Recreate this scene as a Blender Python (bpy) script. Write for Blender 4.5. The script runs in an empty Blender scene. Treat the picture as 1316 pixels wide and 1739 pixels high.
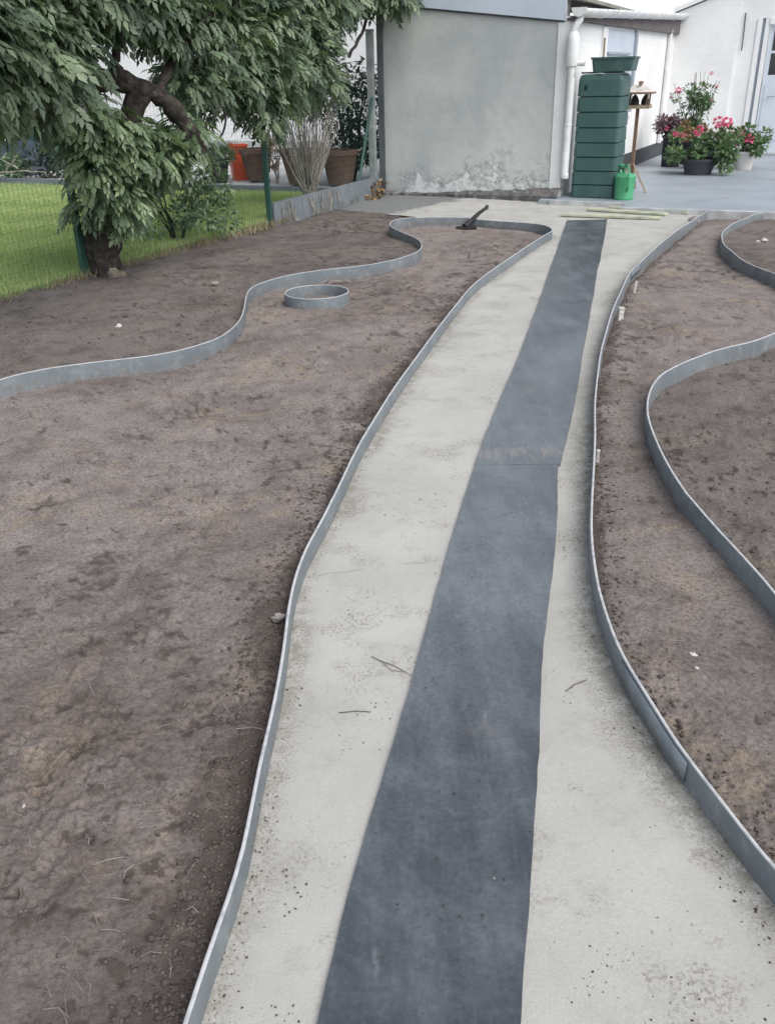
import bpy, bmesh, math, random
import numpy as np
from mathutils import Vector, Matrix

# ---------------------------------------------------------------- camera, sky, sun, exposure
scene = bpy.context.scene
R = math.radians
cam_data = bpy.data.cameras.new('camera')
cam = bpy.data.objects.new('camera', cam_data)
scene.collection.objects.link(cam)
cam.matrix_world = Matrix.Translation((0, 0, 1.6)) @ Matrix.Rotation(R(90 - 26.7), 4, 'X') @ Matrix.Rotation(R(-1.4), 4, 'Z')
cam_data.sensor_fit = 'VERTICAL'
cam_data.sensor_height = 24.0
cam_data.lens = 24.0 * 1480.0 / 1739.0
cam_data.clip_start = 0.05
cam_data.clip_end = 500
scene.camera = cam

SUN_EL, SUN_AZ = 50.0, 140.0           # soft overcast light from behind the camera, on the right
world = bpy.data.worlds.new('World')
scene.world = world
world.use_nodes = True
wn = world.node_tree
sky = wn.nodes.new('ShaderNodeTexSky')
sky.sky_type = 'NISHITA'
sky.sun_disc = False
sky.sun_elevation = R(SUN_EL)
sky.sun_rotation = R(SUN_AZ)
sky.air_density = 1.0
sky.dust_density = 1.0
sky.ozone_density = 1.0
bg = wn.nodes['Background']
bg.inputs['Strength'].default_value = 0.105
hs = wn.nodes.new('ShaderNodeHueSaturation')          # thin grey overcast: the blue is washed out evenly
hs.inputs['Saturation'].default_value = 0.42
wn.links.new(sky.outputs[0], hs.inputs['Color'])
wn.links.new(hs.outputs[0], bg.inputs['Color'])
sd = bpy.data.lights.new('sun', 'SUN')
sd.energy = 1.5
sd.angle = R(55)
sd.color = (1.0, 0.945, 0.875)
sun = bpy.data.objects.new('sun', sd)
scene.collection.objects.link(sun)
# Nishita azimuth: rotation 0 = +Y, clockwise seen from above
sdir = Vector((math.sin(R(SUN_AZ)) * math.cos(R(SUN_EL)), math.cos(R(SUN_AZ)) * math.cos(R(SUN_EL)), math.sin(R(SUN_EL))))
sun.rotation_euler = sdir.to_track_quat('Z', 'Y').to_euler()
scene.view_settings.view_transform = 'Standard'
scene.view_settings.look = 'None'
scene.view_settings.gamma = 1.0
scene.view_settings.use_curve_mapping = False
scene.view_settings.exposure = 1.0
scene.render.engine = 'CYCLES'
scene.cycles.max_bounces = 4
scene.cycles.diffuse_bounces = 3
scene.cycles.glossy_bounces = 2
scene.cycles.adaptive_threshold = 0.02

C = scene.collection
rng = np.random.default_rng(7)
rnd = random.Random(11)

# the plot is turned about 25 degrees against the camera: u runs along the shed wall, v away from the camera
OX, OY = 0.03, 13.68
AX, AY = 0.9075, -0.42
ROT = math.atan2(AY, AX)


def W(u, v, z=0.0):
    return Vector((OX + AX * u - AY * v, OY + AY * u + AX * v, z))


def WV(u, v):
    return (OX + AX * u - AY * v, OY + AY * u + AX * v)


# ---------------------------------------------------------------- materials
def node(nt, typ, inp=None, **props):
    n = nt.nodes.new(typ)
    for k, v in props.items():
        setattr(n, k, v)
    for k, v in (inp or {}).items():
        s = n.inputs[k]
        if isinstance(v, bpy.types.NodeSocket):
            nt.links.new(v, s)
        else:
            s.default_value = v
    return n


def new_mat(name):
    m = bpy.data.materials.new(name)
    m.use_nodes = True
    nt = m.node_tree
    b = nt.nodes['Principled BSDF']
    co = node(nt, 'ShaderNodeTexCoord').outputs['Object']
    return m, nt, b, co


def c4(c):
    return (c[0], c[1], c[2], 1.0)


def noise(nt, co, scale, detail=4, rough=0.55, dist=0.0):
    return node(nt, 'ShaderNodeTexNoise', {'Vector': co, 'Scale': scale, 'Detail': detail, 'Roughness': rough, 'Distortion': dist}).outputs['Fac']


def ramp(nt, fac, lo, hi, a=0.0, b=1.0):
    return node(nt, 'ShaderNodeMapRange', {'Value': fac, 'From Min': lo, 'From Max': hi, 'To Min': a, 'To Max': b}, interpolation_type='SMOOTHSTEP').outputs[0]


def mix(nt, fac, a, b, blend='MIX'):
    n = node(nt, 'ShaderNodeMix', data_type='RGBA', blend_type=blend)
    for s, v in ((0, fac), (6, a), (7, b)):
        if isinstance(v, bpy.types.NodeSocket):
            nt.links.new(v, n.inputs[s])
        else:
            n.inputs[s].default_value = v if s == 0 else c4(v)
    return n.outputs[2]


def math_n(nt, op, a, b=0.0):
    n = node(nt, 'ShaderNodeMath', operation=op)
    for i, v in enumerate((a, b)):
        if isinstance(v, bpy.types.NodeSocket):
            nt.links.new(v, n.inputs[i])
        else:
            n.inputs[i].default_value = v
    return n.outputs[0]


def bump(nt, height, strength, distance, normal=None):
    d = {'Height': height, 'Strength': strength, 'Distance': distance}
    if normal is not None:
        d['Normal'] = normal
    return node(nt, 'ShaderNodeBump', d).outputs[0]


def simple(name, c1, c2=None, rough=0.7, scale=6.0, bscale=60.0, bstr=0.25, spec=0.4, metal=0.0, c3=None, s3=2.0):
    """a plain surface with uneven colour and a fine relief"""
    m, nt, b, co = new_mat(name)
    c2 = c2 or tuple(x * 0.8 for x in c1)
    col = mix(nt, ramp(nt, noise(nt, co, scale, 6), 0.35, 0.65), c1, c2)
    if c3:
        col = mix(nt, ramp(nt, noise(nt, co, s3, 8, 0.65), 0.56, 0.68), col, c3)
    nt.links.new(col, b.inputs['Base Color'])
    b.inputs['Roughness'].default_value = rough
    b.inputs['Specular IOR Level'].default_value = spec
    b.inputs['Metallic'].default_value = metal
    nt.links.new(bump(nt, noise(nt, co, bscale, 5), bstr, 0.01), b.inputs['Normal'])
    return m


def soil_mat(name, light, dark, ochre, ofs=0.0, dark_amount=0.5):
    m, nt, b, co = new_mat(name)
    mp = node(nt, 'ShaderNodeMapping', {'Vector': co, 'Location': (ofs, ofs * 1.7, 0)}).outputs[0]
    big = ramp(nt, noise(nt, mp, 0.8, 4, 0.6, 0.4), 0.36, 0.60)
    mid = ramp(nt, noise(nt, mp, 5.5, 6, 0.66), 0.34, 0.58)
    f = math_n(nt, 'ADD', math_n(nt, 'MULTIPLY', big, 0.45), math_n(nt, 'MULTIPLY', mid, 0.55))
    col = mix(nt, f, dark, light)
    # sandy patches
    och = math_n(nt, 'MULTIPLY', ramp(nt, noise(nt, mp, 1.9, 4, 0.6, 0.6), 0.51, 0.66), ramp(nt, noise(nt, mp, 16, 4, 0.7), 0.40, 0.58, 0.0, 0.7))
    col = mix(nt, och, col, ochre)
    # grain
    col = mix(nt, 1.0, col, mix(nt, ramp(nt, noise(nt, mp, 75, 4, 0.75), 0.36, 0.62), (0.70, 0.69, 0.68), (1.18, 1.18, 1.18)), 'MULTIPLY')
    # damp turned soil, plus painted shade in the low crust (stored on the mesh)
    at = node(nt, 'ShaderNodeAttribute', attribute_name='dug_shade').outputs['Fac']
    at = ramp(nt, math_n(nt, 'ADD', at, math_n(nt, 'MULTIPLY', math_n(nt, 'SUBTRACT', noise(nt, mp, 34, 5, 0.75), 0.5), 1.5)), 0.18, 0.92)
    mo = node(nt, 'ShaderNodeAttribute', attribute_name='moist').outputs['Fac']
    mo = math_n(nt, 'MULTIPLY', mo, ramp(nt, noise(nt, mp, 3.2, 5, 0.66), 0.30, 0.62))
    col = mix(nt, mo, col, (dark[0] * 0.74, dark[1] * 0.72, dark[2] * 0.70))
    col = mix(nt, math_n(nt, 'MULTIPLY', at, 0.85), col, (dark[0] * 0.56, dark[1] * 0.53, dark[2] * 0.51))
    nt.links.new(col, b.inputs['Base Color'])
    b.inputs['Roughness'].default_value = 0.93
    b.inputs['Specular IOR Level'].default_value = 0.25
    nt.links.new(bump(nt, noise(nt, mp, 72, 6, 0.74), 0.7, 0.018), b.inputs['Normal'])
    return m


M = {}
M['soil'] = soil_mat('trampled_soil', (0.275, 0.241, 0.226), (0.150, 0.124, 0.113), (0.325, 0.262, 0.195))
M['soil_dark'] = soil_mat('turned_soil', (0.190, 0.166, 0.156), (0.095, 0.080, 0.073), (0.21, 0.178, 0.14), 7.3)
M['clod'] = soil_mat('soil_clod', (0.165, 0.140, 0.128), (0.105, 0.087, 0.078), (0.19, 0.155, 0.12), 3.1)
M['subsoil'] = simple('subsoil', (0.07, 0.055, 0.048), (0.05, 0.04, 0.035), 0.95)


def concrete_mat():
    m, nt, b, co = new_mat('pale_concrete')
    col = mix(nt, ramp(nt, noise(nt, co, 1.6, 5), 0.35, 0.65), (0.398, 0.392, 0.368), (0.452, 0.446, 0.420))
    col = mix(nt, ramp(nt, noise(nt, co, 7, 7, 0.70), 0.50, 0.72, 0.0, 0.7), col, (0.335, 0.333, 0.315))
    # cement haze lines across the pour, every half metre or so, broken up
    sep = node(nt, 'ShaderNodeSeparateXYZ', {'Vector': co})
    yy = math_n(nt, 'ADD', math_n(nt, 'ADD', sep.outputs[1], math_n(nt, 'MULTIPLY', sep.outputs[0], -0.25)), math_n(nt, 'MULTIPLY', noise(nt, co, 3, 3), 0.10))
    fr = math_n(nt, 'ABSOLUTE', math_n(nt, 'SUBTRACT', math_n(nt, 'FRACT', math_n(nt, 'DIVIDE', yy, 0.62)), 0.5))
    seam = math_n(nt, 'MULTIPLY', ramp(nt, fr, 0.018, 0.0), ramp(nt, noise(nt, co, 5, 4), 0.48, 0.66, 0.0, 0.55))
    col = mix(nt, seam, col, (0.27, 0.262, 0.243))
    # grain
    col = mix(nt, 1.0, col, mix(nt, noise(nt, co, 190, 3, 0.75), (0.74, 0.74, 0.735), (1.24, 1.24, 1.24)), 'MULTIPLY')
    # dark crumbs and droplet spots, in clusters
    clus = ramp(nt, noise(nt, co, 2.6, 5, 0.6), 0.49, 0.63)
    v1 = node(nt, 'ShaderNodeTexVoronoi', {'Vector': co, 'Scale': 55.0, 'Randomness': 1.0})
    sp = math_n(nt, 'MULTIPLY', ramp(nt, v1.outputs['Distance'], 0.24, 0.13), ramp(nt, noise(nt, co, 17, 2), 0.50, 0.58))
    col = mix(nt, math_n(nt, 'MULTIPLY', math_n(nt, 'MULTIPLY', sp, clus), 0.72), col, (0.16, 0.135, 0.115))
    clus2 = ramp(nt, noise(nt, node(nt, 'ShaderNodeMapping', {'Vector': co, 'Location': (5.2, 1.3, 0)}).outputs[0], 3.4, 6, 0.65), 0.51, 0.64)
    dst = math_n(nt, 'MULTIPLY', clus2, ramp(nt, noise(nt, co, 85, 5, 0.78), 0.47, 0.58))
    col = mix(nt, math_n(nt, 'MULTIPLY', dst, 0.75), col, (0.22, 0.195, 0.165))
    # greenish dirt washed against the edging (distance stored on the mesh)
    e = node(nt, 'ShaderNodeAttribute', attribute_name='edge').outputs['Fac']
    e1 = math_n(nt, 'MULTIPLY', e, ramp(nt, noise(nt, co, 18, 6, 0.72), 0.36, 0.60))
    col = mix(nt, math_n(nt, 'MULTIPLY', e1, 0.8), col, (0.215, 0.202, 0.165))
    e2 = math_n(nt, 'MULTIPLY', ramp(nt, e, 0.05, 0.5), ramp(nt, noise(nt, co, 130, 4, 0.75), 0.50, 0.60))
    col = mix(nt, math_n(nt, 'MULTIPLY', e2, 0.5), col, (0.12, 0.105, 0.088))
    # damp grey corner of the slab by the fence
    wet = node(nt, 'ShaderNodeAttribute', attribute_name='damp').outputs['Fac']
    wetm = ramp(nt, math_n(nt, 'ADD', wet, math_n(nt, 'MULTIPLY', math_n(nt, 'SUBTRACT', noise(nt, co, 5, 5), 0.5), 0.5)), 0.46, 0.56)
    col = mix(nt, math_n(nt, 'MULTIPLY', wetm, 0.85), col, (0.15, 0.16, 0.165))
    nt.links.new(col, b.inputs['Base Color'])
    b.inputs['Roughness'].default_value = 0.85
    b.inputs['Specular IOR Level'].default_value = 0.3
    n1 = bump(nt, noise(nt, co, 45, 6, 0.7), 0.22, 0.008)
    nt.links.new(bump(nt, noise(nt, co, 300, 3), 0.3, 0.003, n1), b.inputs['Normal'])
    return m


M['concrete'] = concrete_mat()


def rubber_mat():
    m, nt, b, co = new_mat('dusty_rubber')
    mp = node(nt, 'ShaderNodeMapping', {'Vector': co, 'Rotation': (0, 0, R(13)), 'Scale': (4.0, 0.8, 1.0)}).outputs[0]
    streak = ramp(nt, noise(nt, mp, 1.9, 8, 0.72), 0.36, 0.68)
    dust = ramp(nt, noise(nt, co, 2.3, 8, 0.72, 0.4), 0.36, 0.68)
    sepm = node(nt, 'ShaderNodeSeparateXYZ', {'Vector': co})
    sheen_dust = math_n(nt, 'SUBTRACT', ramp(nt, sepm.outputs[1], 1.2, 3.0, -0.10, 0.30), ramp(nt, sepm.outputs[1], 4.5, 8.0, 0.0, 0.28))     # sky sheen painted in with the dust, palest where the two mats meet
    f = math_n(nt, 'ADD', sheen_dust, math_n(nt, 'ADD', math_n(nt, 'MULTIPLY', streak, 0.28), math_n(nt, 'MULTIPLY', dust, 0.36)))
    col = mix(nt, f, (0.046, 0.054, 0.063), (0.180, 0.206, 0.226))
    col = mix(nt, 1.0, col, mix(nt, ramp(nt, noise(nt, co, 75, 4, 0.75), 0.35, 0.65), (0.86, 0.86, 0.86), (1.12, 1.12, 1.12)), 'MULTIPLY')
    pale = math_n(nt, 'MULTIPLY', ramp(nt, noise(nt, mp, 4.2, 5, 0.6), 0.60, 0.74), ramp(nt, noise(nt, co, 22, 5, 0.7), 0.40, 0.62))
    col = mix(nt, math_n(nt, 'MULTIPLY', pale, 0.6), col, (0.27, 0.28, 0.30))
    fold = math_n(nt, 'ABSOLUTE', math_n(nt, 'SUBTRACT', math_n(nt, 'ADD', sepm.outputs[1], math_n(nt, 'MULTIPLY', noise(nt, co, 5, 4), 0.22)), 3.86))
    smear = math_n(nt, 'MULTIPLY', ramp(nt, fold, 0.13, 0.0), ramp(nt, noise(nt, mp, 7, 5, 0.7), 0.40, 0.62))
    col = mix(nt, math_n(nt, 'MULTIPLY', smear, 0.7), col, (0.24, 0.215, 0.19))
    brown = math_n(nt, 'MULTIPLY', ramp(nt, noise(nt, co, 3.1, 4, 0.6, 0.5), 0.60, 0.72), 0.45)
    col = mix(nt, brown, col, (0.17, 0.15, 0.135))
    v = node(nt, 'ShaderNodeTexVoronoi', {'Vector': co, 'Scale': 26.0}).outputs['Distance']
    col = mix(nt, math_n(nt, 'MULTIPLY', ramp(nt, v, 0.12, 0.06), ramp(nt, noise(nt, co, 3.7, 3), 0.55, 0.62)), col, (0.02, 0.02, 0.022))
    nt.links.new(col, b.inputs['Base Color'])
    nt.links.new(ramp(nt, f, 0.0, 1.0, 0.34, 0.50), b.inputs['Roughness'])
    b.inputs['Specular IOR Level'].default_value = 0.75
    n1 = bump(nt, noise(nt, co, 6, 4), 0.12, 0.02)
    nt.links.new(bump(nt, noise(nt, co, 140, 4), 0.12, 0.004, n1), b.inputs['Normal'])
    return m


M['rubber'] = rubber_mat()


def edging_mat():
    m, nt, b, co = new_mat('slate_grey_plastic')
    col = mix(nt, ramp(nt, noise(nt, co, 3, 5), 0.35, 0.65), (0.135, 0.165, 0.188), (0.180, 0.212, 0.234))
    dustm = math_n(nt, 'MULTIPLY', ramp(nt, noise(nt, co, 13, 7, 0.72), 0.47, 0.70), 0.65)
    col = mix(nt, dustm, col, (0.29, 0.315, 0.33))
    mudm = node(nt, 'ShaderNodeAttribute', attribute_name='foot').outputs['Fac']
    mm = math_n(nt, 'MULTIPLY', mudm, ramp(nt, noise(nt, co, 34, 6, 0.75), 0.42, 0.6))
    col = mix(nt, math_n(nt, 'MULTIPLY', mm, 0.8), col, (0.17, 0.145, 0.125))
    topm = node(nt, 'ShaderNodeAttribute', attribute_name='rim').outputs['Fac']
    col = mix(nt, math_n(nt, 'MULTIPLY', topm, ramp(nt, noise(nt, co, 40, 4), 0.25, 0.6, 0.45, 1.0)), col, (0.50, 0.50, 0.51))  # rim painted paler: light catching the top edge, with chalky wear
    nt.links.new(col, b.inputs['Base Color'])
    b.inputs['Roughness'].default_value = 0.55
    nt.links.new(bump(nt, noise(nt, co, 30, 6), 0.2, 0.006), b.inputs['Normal'])
    return m


M['edging'] = edging_mat()


def leaf_mat(name, c1, c2, trans=0.25):
    m, nt, b, co = new_mat(name)
    t = node(nt, 'ShaderNodeAttribute', attribute_name='tone').outputs['Fac']
    col = mix(nt, t, c1, c2)
    nt.links.new(col, b.inputs['Base Color'])
    b.inputs['Roughness'].default_value = 0.45
    b.inputs['Specular IOR Level'].default_value = 0.5
    tr = node(nt, 'ShaderNodeBsdfTranslucent', {'Color': mix(nt, 1.0, col, (1.1, 1.25, 0.6), 'MULTIPLY')})
    ms = node(nt, 'ShaderNodeMixShader', {0: trans, 1: b.outputs[0], 2: tr.outputs[0]})
    nt.links.new(ms.outputs[0], nt.nodes['Material Output'].inputs['Surface'])
    return m


M['vine_leaf'] = leaf_mat('wisteria_leaf', (0.052, 0.088, 0.054), (0.235, 0.305, 0.190))
M['vine_leaf_low'] = leaf_mat('young_leaf', (0.070, 0.118, 0.066), (0.25, 0.325, 0.185))
M['dark_leaf'] = leaf_mat('dark_leaf', (0.016, 0.030, 0.024), (0.045, 0.070, 0.052))
M['bush_leaf'] = leaf_mat('bush_leaf', (0.08, 0.14, 0.085), (0.26, 0.34, 0.22))
M['geranium_leaf'] = leaf_mat('geranium_leaf', (0.055, 0.11, 0.055), (0.20, 0.30, 0.15))
M['plum_leaf'] = leaf_mat('plum_leaf', (0.08, 0.045, 0.06), (0.24, 0.15, 0.19))
M['dry_leaf'] = leaf_mat('dry_leaf', (0.16, 0.10, 0.05), (0.38, 0.26, 0.14), 0.1)
M['yellow_leaf'] = leaf_mat('yellow_leaf', (0.30, 0.30, 0.08), (0.42, 0.38, 0.10))
M['grass'] = leaf_mat('grass_blade', (0.27, 0.36, 0.14), (0.56, 0.64, 0.31), 0.3)
M['dry_grass'] = leaf_mat('dry_grass', (0.20, 0.16, 0.10), (0.36, 0.31, 0.20), 0.15)
M['pink'] = leaf_mat('pink_petal', (0.60, 0.05, 0.16), (0.85, 0.18, 0.36), 0.2)
M['lawn'] = simple('lawn_ground', (0.14, 0.20, 0.08), (0.19, 0.25, 0.11), 0.95, 3, 80, 0.5)
M['bark'] = simple('bark', (0.070, 0.060, 0.052), (0.032, 0.028, 0.025), 0.95, 16, 28, 1.0, 0.15, c3=(0.11, 0.098, 0.086), s3=11)
M['bark_pale'] = simple('cut_bark', (0.30, 0.26, 0.21), (0.18, 0.15, 0.12), 0.9, 12, 45, 0.7, 0.2)
M['twig'] = simple('dry_twig', (0.36, 0.34, 0.30), (0.22, 0.20, 0.18), 0.9, 14, 90, 0.3, 0.2)
M['green_metal'] = simple('green_coated_steel', (0.022, 0.075, 0.062), (0.030, 0.090, 0.075), 0.45, 8, 90, 0.1, 0.5)
M['green_wire'] = simple('green_wire', (0.035, 0.105, 0.075), (0.045, 0.12, 0.09), 0.5, 8, 90, 0.05)
M['grey_board'] = simple('grey_concrete_board', (0.190, 0.215, 0.235), (0.155, 0.178, 0.198), 0.85, 4, 70, 0.3, 0.3)
M['post_concrete'] = simple('post_concrete', (0.36, 0.39, 0.39), (0.24, 0.26, 0.26), 0.85, 7, 60, 0.4, 0.3)
M['patio'] = simple('pale_patio', (0.50, 0.50, 0.50), (0.42, 0.42, 0.43), 0.8, 3, 60, 0.2)
M['terrace'] = simple('blue_grey_paving', (0.26, 0.295, 0.335), (0.31, 0.345, 0.38), 0.5, 1.2, 90, 0.15, 0.5, c3=(0.22, 0.25, 0.285), s3=0.9)
M['kerb'] = simple('pale_kerb', (0.50, 0.51, 0.51), (0.36, 0.37, 0.37), 0.85, 6, 60, 0.4)
M['dark_footing'] = simple('damp_footing', (0.085, 0.085, 0.088), (0.16, 0.155, 0.15), 0.9, 7, 25, 1.0, 0.3, c3=(0.25, 0.25, 0.24), s3=6)
M['fascia'] = simple('pale_blue_fascia', (0.52, 0.58, 0.66), (0.47, 0.53, 0.61), 0.5, 2, 60, 0.08)
M['dark_trim'] = simple('dark_trim', (0.075, 0.09, 0.10), (0.11, 0.125, 0.13), 0.7, 6, 50, 0.2)
M['white_paint'] = simple('white_paint', (0.80, 0.80, 0.79), (0.74, 0.745, 0.74), 0.6, 2.5, 30, 0.15, 0.4)
M['pvc'] = simple('white_pvc', (0.74, 0.75, 0.75), (0.62, 0.63, 0.63), 0.35, 5, 60, 0.08, 0.5, c3=(0.45, 0.46, 0.45), s3=7)
M['roof'] = simple('mossy_roof', (0.28, 0.29, 0.25), (0.20, 0.20, 0.17), 0.9, 14, 40, 0.8, 0.2, c3=(0.36, 0.37, 0.30), s3=9)
M['soffit'] = simple('brown_soffit', (0.16, 0.14, 0.135), (0.11, 0.10, 0.10), 0.8)
M['plinth'] = simple('dark_plinth', (0.045, 0.05, 0.06), (0.06, 0.065, 0.075), 0.75, 4, 60, 0.15)
M['door_white'] = simple('door_paint', (0.60, 0.65, 0.72), (0.57, 0.62, 0.69), 0.4, 2, 60, 0.05, 0.5)
M['frame_grey'] = simple('frame_grey', (0.30, 0.34, 0.38), (0.26, 0.30, 0.34), 0.5, 4, 60, 0.08)
M['glass'] = simple('dark_glass', (0.02, 0.024, 0.03), (0.03, 0.034, 0.04), 0.08, 2, 5, 0.02, 0.6)
M['black'] = simple('black_steel', (0.012, 0.012, 0.014), (0.03, 0.03, 0.03), 0.55, 9, 80, 0.2)
M['barrel'] = simple('dark_green_plastic', (0.034, 0.086, 0.080), (0.046, 0.102, 0.095), 0.5, 3, 120, 0.15, 0.5, c3=(0.068, 0.124, 0.115), s3=2.6)
M['barrel_joint'] = simple('dark_joint', (0.010, 0.024, 0.024), None, 0.7)
M['can'] = simple('green_can_plastic', (0.055, 0.30, 0.14), (0.075, 0.34, 0.17), 0.38, 6, 90, 0.05, 0.5)
M['wood'] = simple('weathered_wood', (0.36, 0.29, 0.21), (0.26, 0.20, 0.145), 0.8, 14, 60, 0.3, 0.2)
M['wood_red'] = simple('brown_wood', (0.24, 0.15, 0.105), (0.17, 0.105, 0.075), 0.7, 14, 60, 0.3, 0.3)
M['plank'] = simple('greenish_board', (0.50, 0.52, 0.40), (0.40, 0.42, 0.32), 0.8, 9, 60, 0.3, 0.2, c3=(0.32, 0.33, 0.25), s3=4)
M['roof_white'] = simple('feeder_roof', (0.62, 0.58, 0.54), (0.50, 0.46, 0.42), 0.6, 10)
M['terracotta'] = simple('terracotta', (0.135, 0.082, 0.066), (0.105, 0.068, 0.058), 0.85, 7, 50, 0.3, 0.2, c3=(0.18, 0.14, 0.125), s3=5)
M['clay_red'] = simple('orange_red_plastic', (0.72, 0.12, 0.055), (0.66, 0.10, 0.05), 0.45, 4, 60, 0.05)
M['black_pot'] = simple('black_pot', (0.016, 0.017, 0.022), (0.03, 0.03, 0.036), 0.5, 5, 60, 0.1)
M['grey_pot'] = simple('charcoal_pot', (0.055, 0.062, 0.072), (0.045, 0.05, 0.06), 0.6, 5, 60, 0.1)
M['white_pot'] = simple('cream_pot', (0.68, 0.65, 0.63), (0.60, 0.57, 0.55), 0.55, 5, 60, 0.1)
M['tarp'] = simple('green_tarp', (0.030, 0.085, 0.062), (0.045, 0.11, 0.08), 0.6, 3, 30, 0.5)
M['blue_box'] = simple('slate_box', (0.055, 0.075, 0.105), (0.075, 0.095, 0.125), 0.6)
M['stone'] = simple('pale_stone', (0.62, 0.60, 0.57), (0.48, 0.46, 0.44), 0.8, 20, 60, 0.4)
M['stone_dark'] = simple('grey_stone', (0.26, 0.245, 0.235), (0.19, 0.18, 0.17), 0.85, 20, 60, 0.4)
M['peg'] = simple('pale_peg', (0.62, 0.61, 0.57), (0.46, 0.45, 0.41), 0.7, 20)


def render_wall_mat():
    m, nt, b, co = new_mat('grey_render')
    col = mix(nt, ramp(nt, noise(nt, co, 0.9, 5, 0.6, 0.3), 0.32, 0.68), (0.400, 0.428, 0.436), (0.535, 0.548, 0.528))
    col = mix(nt, ramp(nt, noise(nt, co, 2.4, 7, 0.65), 0.54, 0.74, 0.0, 0.5), col, (0.320, 0.352, 0.352))
    col = mix(nt, ramp(nt, noise(nt, co, 5.5, 6, 0.7), 0.60, 0.76, 0.0, 0.5), col, (0.46, 0.475, 0.415))
    sep = node(nt, 'ShaderNodeSeparateXYZ', {'Vector': co})
    # old limewash showing where the render has flaked off near the foot
    nz = math_n(nt, 'ADD', math_n(nt, 'MULTIPLY', math_n(nt, 'SUBTRACT', noise(nt, co, 2.6, 8, 0.70, 0.9), 0.5), 1.5),
                math_n(nt, 'MULTIPLY', math_n(nt, 'SUBTRACT', noise(nt, co, 16, 6, 0.7), 0.5), 0.35))
    hgt = math_n(nt, 'ADD', math_n(nt, 'SUBTRACT', sep.outputs[2], nz), math_n(nt, 'MULTIPLY', sep.outputs[0], -0.10))
    flake = ramp(nt, hgt, 0.13, 0.05)
    col = mix(nt, flake, col, (0.64, 0.66, 0.66))
    col = mix(nt, math_n(nt, 'MULTIPLY', ramp(nt, hgt, 0.45, 0.2), ramp(nt, noise(nt, co, 9, 6, 0.7), 0.46, 0.62, 0.0, 0.55)), col, (0.27, 0.29, 0.285))
    holes = math_n(nt, 'MULTIPLY', flake, ramp(nt, noise(nt, co, 22, 6, 0.7), 0.58, 0.64))
    col = mix(nt, holes, col, (0.16, 0.165, 0.165))
    nt.links.new(col, b.inputs['Base Color'])
    b.inputs['Roughness'].default_value = 0.9
    b.inputs['Specular IOR Level'].default_value = 0.2
    n1 = bump(nt, flake, 0.8, -0.012)
    n2 = bump(nt, noise(nt, co, 3.0, 5), 0.25, 0.05, n1)
    nt.links.new(bump(nt, noise(nt, co, 55, 6, 0.7), 0.35, 0.008, n2), b.inputs['Normal'])
    return m


M['render'] = render_wall_mat()


def painted_block_mat():
    m, nt, b, co = new_mat('white_painted_blocks')
    br = node(nt, 'ShaderNodeTexBrick', {'Vector': node(nt, 'ShaderNodeMapping', {'Vector': co, 'Rotation': (R(90), 0, 0)}).outputs[0], 'Scale': 1.0, 'Mortar Size': 0.008,
                                         'Mortar Smooth': 0.6, 'Brick Width': 0.42, 'Row Height': 0.16}).outputs['Fac']
    col = mix(nt, ramp(nt, noise(nt, co, 1.5, 5), 0.35, 0.65), (0.82, 0.82, 0.81), (0.74, 0.745, 0.745))
    col = mix(nt, ramp(nt, noise(nt, co, 7, 8, 0.7), 0.62, 0.74, 0.0, 0.35), col, (0.55, 0.55, 0.55))
    nt.links.new(col, b.inputs['Base Color'])
    b.inputs['Roughness'].default_value = 0.65
    nt.links.new(bump(nt, noise(nt, co, 40, 5), 0.2, 0.01, bump(nt, br, 0.25, -0.01)), b.inputs['Normal'])
    return m


M['block_white'] = painted_block_mat()


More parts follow.
